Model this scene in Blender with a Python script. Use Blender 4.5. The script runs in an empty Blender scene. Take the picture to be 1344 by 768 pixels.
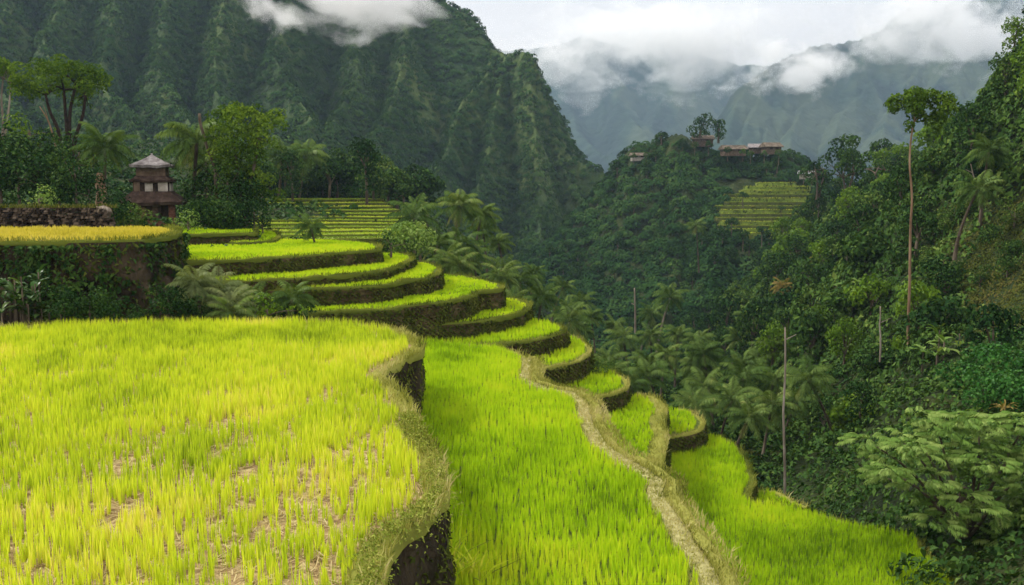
import bpy, math, random
import numpy as np

rng = np.random.default_rng(11)
random.seed(5)
sc = bpy.context.scene
COL = sc.collection
R = math.radians

# ------------------------------------------------------------------ camera
F = 1164.0                                   # focal length in photo pixels (1344 wide)
PITCH = math.atan(144 / F)                   # horizon at pixel row 240
cp, sp = math.cos(PITCH), math.sin(PITCH)

def ray(px, py):
    a = (px - 672) / F; b = -(py - 384) / F
    return np.array([a, cp + b * sp, -sp + b * cp])

def P(px, py, d):                            # point on that bearing at forward distance d
    r = ray(px, py); return r * (d / r[1])

def PZ(px, py, z):                           # point on the level z
    r = ray(px, py); return r * (z / r[2])

def proj(V):
    V = np.asarray(V, float)
    f = V[:, 1] * cp - V[:, 2] * sp
    u = V[:, 1] * sp + V[:, 2] * cp
    return 672 + F * V[:, 0] / f, 384 - F * u / f

cam = bpy.data.cameras.new('camera'); co = bpy.data.objects.new('camera', cam); COL.objects.link(co)
cam.sensor_width = 36; cam.lens = 36 * F / 1344; cam.clip_start = .1; cam.clip_end = 20000
co.rotation_euler = (math.pi / 2 - PITCH, 0, 0)
sc.camera = co

# ------------------------------------------------------------------ noise
def _hash(ix, iy, seed):
    h = (ix.astype(np.int64) * 374761393 + iy.astype(np.int64) * 668265263 + seed * 974711) & 0xffffffff
    h = ((h ^ (h >> 13)) * 1274126177) & 0xffffffff
    h = ((h ^ (h >> 16)) * 2246822519) & 0xffffffff
    return ((h ^ (h >> 15)) & 0xffffff) / float(0xffffff)

def vn(x, y, seed=0):
    x = np.asarray(x, float); y = np.asarray(y, float)
    ix = np.floor(x); iy = np.floor(y); fx = x - ix; fy = y - iy
    fx = fx * fx * fx * (fx * (fx * 6 - 15) + 10); fy = fy * fy * fy * (fy * (fy * 6 - 15) + 10)
    a = _hash(ix, iy, seed); b = _hash(ix + 1, iy, seed); c = _hash(ix, iy + 1, seed); d = _hash(ix + 1, iy + 1, seed)
    return (a * (1 - fx) + b * fx) * (1 - fy) + (c * (1 - fx) + d * fx) * fy

def fbm(x, y, o=4, seed=0):
    s = 0; a = .5; n = 0
    for k in range(o):
        s = s + a * vn(x * 2 ** k + 17.3 * k, y * 2 ** k - 9.1 * k, seed + k); n += a; a *= .5
    return s / n

def ridged(x, y, o=4, seed=0):
    s = 0; a = .5; n = 0
    for k in range(o):
        s = s + a * (1 - abs(2 * vn(x * 2 ** k + 7.7 * k, y * 2 ** k + 3.1 * k, seed + k) - 1)); n += a; a *= .5
    return s / n

# ------------------------------------------------------------------ mesh helpers
def mesh_np(name, V, quads=None, tris=None, tint=None, smooth=True):
    V = np.ascontiguousarray(V, np.float32)
    q = np.zeros((0, 4), np.int32) if quads is None else np.asarray(quads, np.int32).reshape(-1, 4)
    t = np.zeros((0, 3), np.int32) if tris is None else np.asarray(tris, np.int32).reshape(-1, 3)
    me = bpy.data.meshes.new(name)
    me.vertices.add(len(V)); me.vertices.foreach_set('co', V.ravel())
    idx = np.concatenate([q.ravel(), t.ravel()]).astype(np.int32)
    me.loops.add(len(idx)); me.loops.foreach_set('vertex_index', idx)
    starts = np.concatenate([np.arange(len(q)) * 4, len(q) * 4 + np.arange(len(t)) * 3]).astype(np.int32)
    me.polygons.add(len(starts)); me.polygons.foreach_set('loop_start', starts)
    me.polygons.foreach_set('use_smooth', np.full(len(starts), smooth, bool))
    me.update(calc_edges=True)
    if tint is not None:
        at = me.attributes.new('tint', 'FLOAT', 'POINT'); at.data.foreach_set('value', np.ascontiguousarray(tint, np.float32))
    return me

def link(name, me, mat=None, parent=None):
    o = bpy.data.objects.new(name, me); COL.objects.link(o)
    if mat is not None and me is not None and not me.materials: me.materials.append(mat)
    if parent is not None: o.parent = parent
    return o

def tag(o, label=None, cat=None, group=None, kind=None):
    if label: o['label'] = label
    if cat: o['category'] = cat
    if group: o['group'] = group
    if kind: o['kind'] = kind
    return o

def empty(name, loc, rz=0, scale=1):
    o = bpy.data.objects.new(name, None); COL.objects.link(o)
    o.location = loc; o.rotation_euler = (0, 0, rz); o.scale = (scale,) * 3; o.empty_display_size = .2
    return o

class MB:                                     # gathers pieces of ONE mesh
    def __init__(s): s.V = []; s.Q = []; s.T = []; s.C = []; s.n = 0
    def add(s, V, q=None, t=None, tint=.5):
        V = np.asarray(V, float).reshape(-1, 3)
        if q is not None and len(q): s.Q.append(np.asarray(q).reshape(-1, 4) + s.n)
        if t is not None and len(t): s.T.append(np.asarray(t).reshape(-1, 3) + s.n)
        s.V.append(V); s.C.append(np.broadcast_to(np.asarray(tint, float), (len(V),))); s.n += len(V)
    def mesh(s, name, smooth=True):
        return mesh_np(name, np.concatenate(s.V), np.concatenate(s.Q) if s.Q else None,
                       np.concatenate(s.T) if s.T else None, np.concatenate(s.C), smooth)
    def build(s, name, mat, parent=None, smooth=True): return link(name, s.mesh(name, smooth), mat, parent)
    def box(s, c, size, rz=0, tint=.5, taper=1.0):
        x, y, z = [v / 2 for v in size]; V = []
        for k in (-1, 1):
            f = taper if k > 0 else 1
            for a, b in ((-1, -1), (1, -1), (1, 1), (-1, 1)):
                X, Y = a * x * f, b * y * f
                V.append((c[0] + X * math.cos(rz) - Y * math.sin(rz), c[1] + X * math.sin(rz) + Y * math.cos(rz), c[2] + k * z))
        s.add(V, [(3, 2, 1, 0), (4, 5, 6, 7), (0, 1, 5, 4), (1, 2, 6, 5), (2, 3, 7, 6), (3, 0, 4, 7)], tint=tint)
    def tube(s, pts, rad, seg=7, tint=.5, cap=True):
        pts = np.asarray(pts, float); n = len(pts)
        rad = np.interp(np.linspace(0, 1, n), np.linspace(0, 1, len(rad)), rad)
        tg = np.gradient(pts, axis=0); tg /= np.linalg.norm(tg, axis=1)[:, None] + 1e-9
        ref = np.array([.3, .9, .1]); a = np.cross(tg, ref); a /= np.linalg.norm(a, axis=1)[:, None] + 1e-9
        b = np.cross(tg, a); th = np.linspace(0, 2 * np.pi, seg, endpoint=False)
        V = (pts[:, None] + rad[:, None, None] * (np.cos(th)[None, :, None] * a[:, None] + np.sin(th)[None, :, None] * b[:, None])).reshape(-1, 3)
        q = [(i * seg + j, i * seg + (j + 1) % seg, (i + 1) * seg + (j + 1) % seg, (i + 1) * seg + j) for i in range(n - 1) for j in range(seg)]
        V = np.vstack([V, pts[-1:]])
        t = [((n - 1) * seg + j, (n - 1) * seg + (j + 1) % seg, n * seg) for j in range(seg)] if cap else None
        s.add(V, q, t, tint)

def cat_rom(pts, step):
    pts = np.asarray(pts, float); out = []
    n = len(pts)
    for i in range(n - 1):
        p0 = pts[max(i - 1, 0)]; p1 = pts[i]; p2 = pts[i + 1]; p3 = pts[min(i + 2, n - 1)]
        k = max(2, int(np.linalg.norm(p2 - p1) / step)); t = np.linspace(0, 1, k, endpoint=False)[:, None]
        out.append(.5 * (2 * p1 + (p2 - p0) * t + (2 * p0 - 5 * p1 + 4 * p2 - p3) * t ** 2 + (3 * p1 - p0 - 3 * p2 + p3) * t ** 3))
    out.append(pts[-1:]); return np.vstack(out)

def inpoly(x, y, poly):
    c = np.zeros(len(x), bool); n = len(poly)
    for i in range(n):
        x1, y1 = poly[i][:2]; x2, y2 = poly[(i + 1) % n][:2]
        if y1 == y2: continue
        m = ((y1 > y) != (y2 > y)) & (x < (x2 - x1) * (y - y1) / (y2 - y1) + x1); c ^= m
    return c

def polydist(x, y, line):
    best = np.full(len(x), 1e9)
    for a, b in zip(line[:-1], line[1:]):
        dx, dy = b[0] - a[0], b[1] - a[1]; L = dx * dx + dy * dy + 1e-12
        t = np.clip(((x - a[0]) * dx + (y - a[1]) * dy) / L, 0, 1)
        best = np.minimum(best, np.hypot(x - a[0] - t * dx, y - a[1] - t * dy))
    return best

# ------------------------------------------------------------------ materials
def new_mat(name):
    m = bpy.data.materials.new(name); m.use_nodes = True; nt = m.node_tree; nt.nodes.clear()
    return m, nt, nt.nodes, nt.links

def ramp(nt, stops):
    r = nt.nodes.new('ShaderNodeValToRGB'); e = r.color_ramp.elements
    while len(e) < len(stops): e.new(.5)
    for k, (p, c) in enumerate(stops): e[k].position = p; e[k].color = (*c, 1)
    return r

def leaf_mat(name, stops, transl=.3, rnd=.25, gloss=.0, rough=.5, noise=None):
    m, nt, N, L = new_mat(name)
    at = N.new('ShaderNodeAttribute'); at.attribute_name = 'tint'
    oi = N.new('ShaderNodeObjectInfo')
    ad = N.new('ShaderNodeMath'); ad.operation = 'MULTIPLY_ADD'; ad.inputs[1].default_value = rnd
    sub = N.new('ShaderNodeMath'); sub.operation = 'SUBTRACT'; sub.inputs[1].default_value = .5
    L.new(oi.outputs['Random'], sub.inputs[0]); L.new(sub.outputs[0], ad.inputs[0]); L.new(at.outputs['Fac'], ad.inputs[2])
    fac = ad.outputs[0]
    if noise:
        ge = N.new('ShaderNodeNewGeometry'); nz = N.new('ShaderNodeTexNoise'); nz.inputs['Scale'].default_value = noise[0]; nz.inputs['Detail'].default_value = 4
        L.new(ge.outputs['Position'], nz.inputs['Vector'])
        s2 = N.new('ShaderNodeMath'); s2.operation = 'SUBTRACT'; s2.inputs[1].default_value = .5; L.new(nz.outputs['Fac'], s2.inputs[0])
        a2 = N.new('ShaderNodeMath'); a2.operation = 'MULTIPLY_ADD'; a2.inputs[1].default_value = noise[1]
        L.new(s2.outputs[0], a2.inputs[0]); L.new(fac, a2.inputs[2]); fac = a2.outputs[0]
    r = ramp(nt, stops); L.new(fac, r.inputs[0])
    d = N.new('ShaderNodeBsdfDiffuse'); L.new(r.outputs[0], d.inputs['Color'])
    out = d.outputs[0]
    if transl:
        t = N.new('ShaderNodeBsdfTranslucent')
        mul = N.new('ShaderNodeMixRGB'); mul.blend_type = 'MULTIPLY'; mul.inputs[0].default_value = 1; mul.inputs[2].default_value = (1.15, 1.1, .55, 1)
        L.new(r.outputs[0], mul.inputs[1]); L.new(mul.outputs[0], t.inputs['Color'])
        mx = N.new('ShaderNodeMixShader'); mx.inputs[0].default_value = transl
        L.new(out, mx.inputs[1]); L.new(t.outputs[0], mx.inputs[2]); out = mx.outputs[0]
    if gloss:
        g = N.new('ShaderNodeBsdfGlossy'); g.inputs['Roughness'].default_value = rough; g.inputs['Color'].default_value = (1, 1, 1, 1)
        fr = N.new('ShaderNodeLayerWeight'); fr.inputs['Blend'].default_value = .12
        mm = N.new('ShaderNodeMath'); mm.operation = 'MULTIPLY'; mm.inputs[1].default_value = gloss; L.new(fr.outputs['Fresnel'], mm.inputs[0])
        m3 = N.new('ShaderNodeMixShader'); L.new(mm.outputs[0], m3.inputs[0]); L.new(out, m3.inputs[1]); L.new(g.outputs[0], m3.inputs[2]); out = m3.outputs[0]
    o = N.new('ShaderNodeOutputMaterial'); L.new(out, o.inputs['Surface'])
    return m

def earth_mat(name, stops, scale=3.0, detail=8, bump=.5, bscale=None, stretch=(1, 1, 1), rough=.95, bdist=.1, tintw=0.0):
    m, nt, N, L = new_mat(name)
    ge = N.new('ShaderNodeNewGeometry'); mp = N.new('ShaderNodeVectorMath'); mp.operation = 'MULTIPLY'; mp.inputs[1].default_value = stretch
    L.new(ge.outputs['Position'], mp.inputs[0])
    nz = N.new('ShaderNodeTexNoise'); nz.inputs['Scale'].default_value = scale; nz.inputs['Detail'].default_value = detail; nz.inputs['Roughness'].default_value = .65
    L.new(mp.outputs[0], nz.inputs['Vector'])
    fac = nz.outputs['Fac']
    if tintw:
        at = N.new('ShaderNodeAttribute'); at.attribute_name = 'tint'
        s2 = N.new('ShaderNodeMath'); s2.operation = 'SUBTRACT'; s2.inputs[1].default_value = .5; L.new(at.outputs['Fac'], s2.inputs[0])
        a2 = N.new('ShaderNodeMath'); a2.operation = 'MULTIPLY_ADD'; a2.inputs[1].default_value = tintw
        L.new(s2.outputs[0], a2.inputs[0]); L.new(fac, a2.inputs[2]); fac = a2.outputs[0]
    r = ramp(nt, stops); L.new(fac, r.inputs[0])
    b = N.new('ShaderNodeBsdfPrincipled'); b.inputs['Roughness'].default_value = rough; b.inputs['Specular IOR Level'].default_value = .15
    L.new(r.outputs[0], b.inputs['Base Color'])
    if bump:
        n2 = N.new('ShaderNodeTexNoise'); n2.inputs['Scale'].default_value = bscale or scale * 3; n2.inputs['Detail'].default_value = 6
        L.new(mp.outputs[0], n2.inputs['Vector'])
        bp = N.new('ShaderNodeBump'); bp.inputs['Strength'].default_value = bump; bp.inputs['Distance'].default_value = bdist
        L.new(n2.outputs['Fac'], bp.inputs['Height']); L.new(bp.outputs[0], b.inputs['Normal'])
    o = N.new('ShaderNodeOutputMaterial'); L.new(b.outputs[0], o.inputs['Surface'])
    return m

M = {}
# rice
M['leaf_mid'] = leaf_mat('leaf_mid', [(0, (.025, .06, .009)), (.5, (.08, .15, .018)), (1, (.18, .27, .032))], .3, .2, .01, .5)
M['bank_green'] = earth_mat('bank_green', [(.3, (.035, .045, .012)), (.5, (.075, .09, .022)), (.7, (.13, .14, .035))], .8, 8, .8, 5, bdist=.15)
M['straw'] = leaf_mat('straw', [(0, (.20, .13, .06)), (.5, (.45, .35, .17)), (1, (.60, .52, .28))], .2, 0)
M['rice_ripe'] = leaf_mat('rice_ripe', [(0, (.22, .33, .02)), (.3, (.47, .60, .035)), (.65, (.64, .72, .05)), (1, (.76, .67, .20))], .42, 0)
M['rice_green'] = leaf_mat('rice_green', [(0, (.13, .25, .012)), (.35, (.36, .56, .018)), (.7, (.52, .69, .026)), (1, (.64, .70, .05))], .42, 0)
M['rice_far'] = leaf_mat('rice_far', [(0, (.11, .17, .02)), (.4, (.25, .36, .034)), (.8, (.45, .54, .05)), (1, (.55, .54, .09))], .3, 0)
M['leaf_weed'] = leaf_mat('leaf_weed', [(0, (.07, .11, .016)), (.5, (.24, .31, .045)), (1, (.46, .46, .12))], .3, 0)
M['bank_far'] = earth_mat('bank_far', [(.3, (.09, .13, .02)), (.5, (.17, .23, .035)), (.7, (.28, .33, .06))], .3, 8, .8, 3, bdist=.2)
M['slope_soil'] = earth_mat('slope_soil', [(.3, (.02, .026, .008)), (.5, (.045, .05, .014)), (.7, (.08, .075, .024))], .3, 9, 1, 2, bdist=.3)
M['rice_gold'] = leaf_mat('rice_gold', [(0, (.38, .36, .04)), (.5, (.55, .50, .07)), (1, (.62, .55, .14))], .35, 0)
M['straw_soil'] = earth_mat('straw_soil', [(.25, (.10, .065, .035)), (.45, (.28, .19, .09)), (.6, (.42, .33, .16)), (.8, (.36, .36, .10))], 5, 9, .8, 20, bdist=.05)
M['green_soil'] = earth_mat('green_soil', [(.3, (.03, .045, .01)), (.5, (.075, .10, .015)), (.7, (.12, .15, .025))], 5, 9, .6, 20, bdist=.05)
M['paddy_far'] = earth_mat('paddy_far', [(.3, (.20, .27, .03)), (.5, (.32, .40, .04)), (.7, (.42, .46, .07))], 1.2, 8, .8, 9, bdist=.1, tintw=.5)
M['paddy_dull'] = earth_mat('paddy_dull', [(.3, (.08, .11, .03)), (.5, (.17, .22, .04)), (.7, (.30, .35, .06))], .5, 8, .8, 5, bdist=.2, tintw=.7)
M['bund'] = leaf_mat('bund', [(0, (.10, .12, .02)), (.4, (.28, .29, .06)), (.75, (.42, .40, .13)), (1, (.50, .44, .22))], .25, 0)
M['bund_green'] = leaf_mat('bund_green', [(0, (.05, .07, .012)), (.5, (.15, .18, .03)), (1, (.30, .31, .07))], .25, 0)
M['bund_soil'] = earth_mat('bund_soil', [(.3, (.13, .11, .04)), (.5, (.27, .25, .09)), (.7, (.40, .36, .17))], 4, 9, .8, 14, bdist=.06)
M['path_soil'] = earth_mat('path_soil', [(.3, (.15, .14, .05)), (.45, (.28, .26, .095)), (.6, (.40, .37, .16)), (.75, (.29, .31, .08))], 5, 9, 1, 18, bdist=.08)
M['wall_earth'] = earth_mat('wall_earth', [(.3, (.020, .016, .008)), (.5, (.065, .050, .022)), (.7, (.13, .105, .048))], 2.2, 9, 1, 7, (1, 1, 1.6), bdist=.15)
M['wall_dark'] = earth_mat('wall_dark', [(.3, (.014, .011, .007)), (.5, (.042, .032, .02)), (.68, (.085, .066, .042)), (.82, (.17, .12, .09))], 1.2, 9, 1, 5, (1, 1, .6), bdist=.2)
M['moss'] = leaf_mat('moss', [(0, (.026, .040, .008)), (.45, (.072, .095, .018)), (.8, (.14, .165, .034)), (1, (.19, .16, .06))], .2, 0)
M['stone'] = earth_mat('stone', [(.3, (.014, .010, .007)), (.5, (.045, .033, .023)), (.7, (.10, .078, .058))], 3, 8, .6, 9, bdist=.05, tintw=.6)
# foliage
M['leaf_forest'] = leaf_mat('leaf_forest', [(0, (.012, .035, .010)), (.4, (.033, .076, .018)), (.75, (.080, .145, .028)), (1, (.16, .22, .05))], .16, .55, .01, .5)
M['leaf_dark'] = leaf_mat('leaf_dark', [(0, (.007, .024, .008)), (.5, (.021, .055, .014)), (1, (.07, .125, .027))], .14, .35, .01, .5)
M['leaf_bright'] = leaf_mat('leaf_bright', [(0, (.04, .085, .010)), (.5, (.10, .19, .018)), (1, (.19, .29, .03))], .35, .2, .03, .5)  # bright yellow green leaf colour
M['leaf_pale'] = leaf_mat('leaf_pale', [(0, (.045, .095, .018)), (.5, (.13, .23, .045)), (1, (.29, .39, .11))], .3, .2, .015, .45)
M['leaf_palm'] = leaf_mat('leaf_palm', [(0, (.022, .050, .012)), (.5, (.066, .118, .028)), (.85, (.14, .205, .05)), (1, (.24, .26, .08))], .2, .25, .015, .45)
M['leaf_banana'] = leaf_mat('leaf_banana', [(0, (.016, .045, .012)), (.6, (.045, .10, .025)), (1, (.15, .21, .06))], .25, .2, .05, .35)
M['leaf_dry'] = leaf_mat('leaf_dry', [(0, (.10, .08, .02)), (.5, (.22, .17, .05)), (1, (.34, .27, .10))], .3, .2)
M['leaf_vivid'] = leaf_mat('leaf_vivid', [(0, (.014, .055, .012)), (.5, (.035, .12, .022)), (1, (.085, .21, .045))], .25, .2, .03, .45)
M['far_canopy'] = leaf_mat('far_canopy', [(0, (.013, .038, .014)), (.45, (.032, .074, .021)), (.8, (.070, .120, .031)), (1, (.11, .155, .04))], .08, 0, noise=(.02, .6))
M['hill_ground'] = earth_mat('hill_ground', [(.3, (.010, .018, .006)), (.5, (.026, .042, .011)), (.66, (.05, .062, .018)), (.85, (.075, .075, .024))], .12, 10, 1, 1.2, bdist=1.0)
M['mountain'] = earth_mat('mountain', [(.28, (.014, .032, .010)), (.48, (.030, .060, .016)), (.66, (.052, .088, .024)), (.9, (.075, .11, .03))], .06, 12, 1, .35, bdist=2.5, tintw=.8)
M['far_mountain'] = earth_mat('far_mountain', [(.3, (.008, .022, .012)), (.5, (.018, .040, .02)), (.7, (.045, .065, .03))], .012, 12, 1, .05, bdist=12, tintw=.8)
M['bark'] = earth_mat('bark', [(.3, (.035, .026, .018)), (.5, (.09, .07, .05)), (.7, (.18, .15, .11))], 3, 8, .8, 12, (1, 1, .25), bdist=.03)
M['bark_pale'] = earth_mat('bark_pale', [(.3, (.10, .08, .06)), (.5, (.21, .175, .14)), (.7, (.36, .32, .27))], 2, 8, .6, 9, (1, 1, .3), bdist=.03)
M['bark_tan'] = earth_mat('bark_tan', [(.3, (.10, .06, .035)), (.5, (.22, .14, .085)), (.7, (.34, .25, .17))], 1.5, 8, .6, 9, (1, 1, .3), bdist=.03)
M['thatch'] = earth_mat('thatch', [(.3, (.022, .014, .011)), (.5, (.055, .036, .028)), (.7, (.10, .07, .055))], 3, 8, 1, 16, (1, 1, .4), bdist=.06)
M['thatch_grey'] = earth_mat('thatch_grey', [(.3, (.09, .075, .075)), (.5, (.21, .19, .19)), (.7, (.38, .36, .355))], 3, 8, 1, 14, (1, 1, .4), bdist=.06)
M['plaster'] = earth_mat('plaster', [(.3, (.16, .14, .115)), (.5, (.32, .295, .255)), (.7, (.45, .42, .38))], 2, 8, .3, 9, bdist=.02)
M['plaster_brown'] = earth_mat('plaster_brown', [(.3, (.05, .035, .025)), (.5, (.11, .078, .055)), (.7, (.19, .14, .10))], 2, 8, .3, 9, bdist=.02)
M['brick'] = earth_mat('brick', [(.3, (.08, .04, .028)), (.5, (.17, .075, .05)), (.7, (.26, .16, .12))], 6, 6, .8, 14, (1, 1, 2.5), bdist=.03)
M['dark_wood'] = earth_mat('dark_wood', [(.3, (.012, .009, .007)), (.7, (.05, .037, .028))], 3, 6, .5, 10, bdist=.02)
M['tan_roof'] = earth_mat('tan_roof', [(.3, (.06, .045, .032)), (.5, (.12, .095, .07)), (.7, (.22, .18, .135))], 1, 8, .6, 5, (1, 1, 1), bdist=.05)
M['tin'] = earth_mat('tin', [(.3, (.22, .23, .24)), (.7, (.40, .42, .43))], 1, 6, .3, 5, rough=.6, bdist=.02)

# ------------------------------------------------------------------ leaf cards
def unit(v): return v / (np.linalg.norm(v, axis=1)[:, None] + 1e-9)

def cards(mb, pos, nrm, size, tint, aspect=.55, fold=.12, droop=.15):
    n = len(pos); t = unit(np.cross(nrm, rng.normal(size=(n, 3)))); b = np.cross(nrm, t)
    s = np.asarray(size).reshape(-1, 1) * np.ones((n, 1))
    V = np.empty((n, 4, 3))
    V[:, 0] = pos - t * s * .5
    V[:, 1] = pos + b * s * aspect * .5 + nrm * s * fold
    V[:, 2] = pos + t * s * .5 - np.array([0, 0, 1]) * s * droop
    V[:, 3] = pos - b * s * aspect * .5 + nrm * s * fold
    mb.add(V.reshape(-1, 3), np.arange(n * 4).reshape(-1, 4), tint=np.repeat(tint, 4))

def lobe_cards(mb, lobes, dens, size, seed_tint=.3, up=.35, jit=.55, aspect=.55, fill=.0):
    for (x, y, z, r) in lobes:
        n = max(6, int(dens * 4 * math.pi * r * r)); u = unit(rng.normal(size=(n, 3)))
        keep = rng.random(n) < np.clip(.75 + .5 * u[:, 2], .25, 1); u = u[keep]; n = len(u)
        lump = .78 + .4 * vn(np.arctan2(u[:, 1], u[:, 0]) * 2.2 + x * 3.1, u[:, 2] * 3.2 + z * 2.7, int(abs(x * 31 + z * 17)) % 97)
        rr = r * lump * (1 - np.abs(rng.normal(0, .12 + fill, n)))
        p = np.array([x, y, z]) + u * rr[:, None] * np.array([1, 1, .82])
        nn = unit(u + np.array([0, 0, up]) + rng.normal(size=(n, 3)) * jit)
        base = .5 + seed_tint * (rng.random() - .5)
        cards(mb, p, nn, size * (.65 + .7 * rng.random(n)), np.clip(base + rng.normal(0, .16, n), 0, 1), aspect)

# ------------------------------------------------------------------ world, sun
SUN_EL, SUN_AZ = R(46), R(-68)               # azimuth from +y towards +x
w = bpy.data.worlds.new('World'); sc.world = w; w.use_nodes = True
nt = w.node_tree; N = nt.nodes; L = nt.links; N.clear()
sky = N.new('ShaderNodeTexSky'); sky.sky_type = 'NISHITA'; sky.sun_disc = False
sky.sun_elevation = SUN_EL; sky.sun_rotation = SUN_AZ
b1 = N.new('ShaderNodeBackground'); b1.inputs['Strength'].default_value = .08; L.new(sky.outputs[0], b1.inputs['Color'])
tc = N.new('ShaderNodeTexCoord'); sep = N.new('ShaderNodeSeparateXYZ'); L.new(tc.outputs['Generated'], sep.inputs[0])
mr = N.new('ShaderNodeMapRange'); mr.inputs['From Min'].default_value = 0; mr.inputs['From Max'].default_value = 1
mr.inputs['To Min'].default_value = .335; mr.inputs['To Max'].default_value = .78; L.new(sep.outputs['Z'], mr.inputs['Value'])
mpn = N.new('ShaderNodeVectorMath'); mpn.operation = 'MULTIPLY'; mpn.inputs[1].default_value = (1, 1, 4); L.new(tc.outputs['Generated'], mpn.inputs[0])
nz = N.new('ShaderNodeTexNoise'); nz.inputs['Scale'].default_value = 2.6; nz.inputs['Detail'].default_value = 7; L.new(mpn.outputs[0], nz.inputs['Vector'])
mr2 = N.new('ShaderNodeMapRange'); mr2.inputs['From Min'].default_value = .3; mr2.inputs['From Max'].default_value = .7
mr2.inputs['To Min'].default_value = .9; mr2.inputs['To Max'].default_value = 1.1; L.new(nz.outputs['Fac'], mr2.inputs['Value'])
mul = N.new('ShaderNodeMath'); mul.operation = 'MULTIPLY'; L.new(mr.outputs[0], mul.inputs[0]); L.new(mr2.outputs[0], mul.inputs[1])
b2 = N.new('ShaderNodeBackground'); b2.inputs['Color'].default_value = (1.0, .945, .90, 1); L.new(mul.outputs[0], b2.inputs['Strength'])
mxs = N.new('ShaderNodeMixShader'); mxs.inputs[0].default_value = .985; L.new(b1.outputs[0], mxs.inputs[1]); L.new(b2.outputs[0], mxs.inputs[2])
wo = N.new('ShaderNodeOutputWorld'); L.new(mxs.outputs[0], wo.inputs['Surface'])

sl = bpy.data.lights.new('sun', 'SUN'); sl.energy = 1.5; sl.angle = R(10); sl.color = (1, .95, .86)
so = bpy.data.objects.new('sun', sl); COL.objects.link(so)
sd = np.array([math.sin(SUN_AZ) * math.cos(SUN_EL), math.cos(SUN_AZ) * math.cos(SUN_EL), math.sin(SUN_EL)])
from mathutils import Vector
so.rotation_euler = Vector(sd).to_track_quat('Z', 'Y').to_euler(); so.location = (0, 0, 60)
sc.view_settings.view_transform = 'Standard'; sc.view_settings.look = 'None'; sc.view_settings.gamma = 1
sc.view_settings.use_curve_mapping = False; sc.view_settings.exposure = 1.42

# ------------------------------------------------------------------ near terrain (thin plate spline through levelled points)
G = []
def g(px, d, z): G.append(((px - 672) / F * d, d, z))
def gp(px, py, d): p = P(px, py, d); G.append((p[0], p[1], p[2]))
for a in [(0, 7, -9), (300, 7, -9), (672, 7, -9.5), (1000, 9, -13), (1344, 11, -14), (-400, 10, -8), (300, 20, -9), (600, 25, -9.5), (900, 22, -13.5), (-300, 25, -7),
          (250, 33, -6), (100, 30, -6.5), (400, 34, -6.8), (480, 38, -7), (600, 36, -9), (720, 36, -10.5), (400, 45, -4.8), (300, 45, -4.4), (100, 40, -4.0), (-200, 40, -4),
          (0, 48, -2.7), (150, 52, -3.1), (300, 52, -3.1), (-200, 60, -2), (0, 70, -1.8), (150, 75, -1.8), (300, 75, -2.8), (380, 60, -5.4), (450, 70, -6.8), (350, 66, -5.4), (400, 78, -7.2), (345, 82, -6.6), (365, 97, -7.0), (300, 88, -4.4),
          (450, 88, -7.0), (450, 110, -5.2), (450, 130, -3.9), (540, 90, -8.5), (540, 120, -6.5), (350, 120, -3.6), (200, 120, 0), (0, 120, 1.5), (450, 170, -1), (300, 170, 2), (0, 170, 5),
          (560, 170, -9), (640, 200, -22), (450, 240, 4), (0, 250, 9), (-400, 150, 6), (-400, 250, 14),
          (580, 60, -7), (640, 70, -9.5), (700, 80, -12.5), (760, 75, -14), (800, 62, -14.5), (850, 55, -15), (900, 48, -15.5), (960, 44, -16.5), (1000, 38, -16), (1060, 31, -15.5),
          (650, 110, -15), (720, 130, -22), (800, 120, -24), (860, 100, -24), (900, 85, -22.5), (950, 70, -20.5), (700, 180, -34), (780, 190, -38), (840, 160, -35), (845, 250, -46), (740, 260, -33),
          (1255, 190, 8), (1344, 170, 16), (1180, 230, 3), (1400, 250, 20), (1000, 260, -32), (1100, 260, -12), (1500, 160, 22), (1700, 250, 20), (1800, 60, 10)]: g(*a)
for a in [(1040, 640, 45), (1050, 505, 70), (1060, 410, 100), (1090, 315, 140), (1110, 262, 175), (1180, 248, 150), (1215, 218, 135), (1255, 180, 120), (1310, 135, 100), (1344, 55, 92), (1344, 300, 60),
          (1250, 400, 60), (1344, 470, 44), (1200, 500, 50), (1344, 610, 31), (1300, 720, 25), (1150, 650, 36), (940, 500, 120), (1000, 410, 140), (1500, 20, 70), (1500, 300, 45), (1600, 500, 30), (1344, 850, 17),
          (1130, 700, 31), (1230, 740, 25.5)]: gp(*a)
G = np.array(G)
def _tps_phi(r2): return np.where(r2 > 0, .5 * r2 * np.log(r2 + 1e-12), 0)
def _uw(x, y): return np.stack([x / y * 3.0, np.log(y) * 2.2], -1)
GU = _uw(G[:, 0], G[:, 1]); NG = len(G)
K = _tps_phi(((GU[:, None] - GU[None]) ** 2).sum(-1)) + np.eye(NG) * .01
Pm = np.hstack([np.ones((NG, 1)), GU])
sol = np.linalg.solve(np.block([[K, Pm], [Pm.T, np.zeros((3, 3))]]), np.concatenate([G[:, 2], np.zeros(3)]))
def ground_base(x, y):
    x = np.asarray(x, float).ravel(); y = np.asarray(y, float).ravel(); out = np.empty(len(x))
    yy = np.clip(y, 5, 280)
    xx = x / y * yy
    for s in range(0, len(x), 20000):
        U = _uw(xx[s:s + 20000], yy[s:s + 20000])
        out[s:s + 20000] = _tps_phi(((U[:, None] - GU[None]) ** 2).sum(-1)) @ sol[:NG] + sol[NG] + U @ sol[NG + 1:]
    f = np.clip((y - 250) / 150, 0, 1); f = f * f * (3 - 2 * f)
    return out * (1 - f) + (-46) * f
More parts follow.
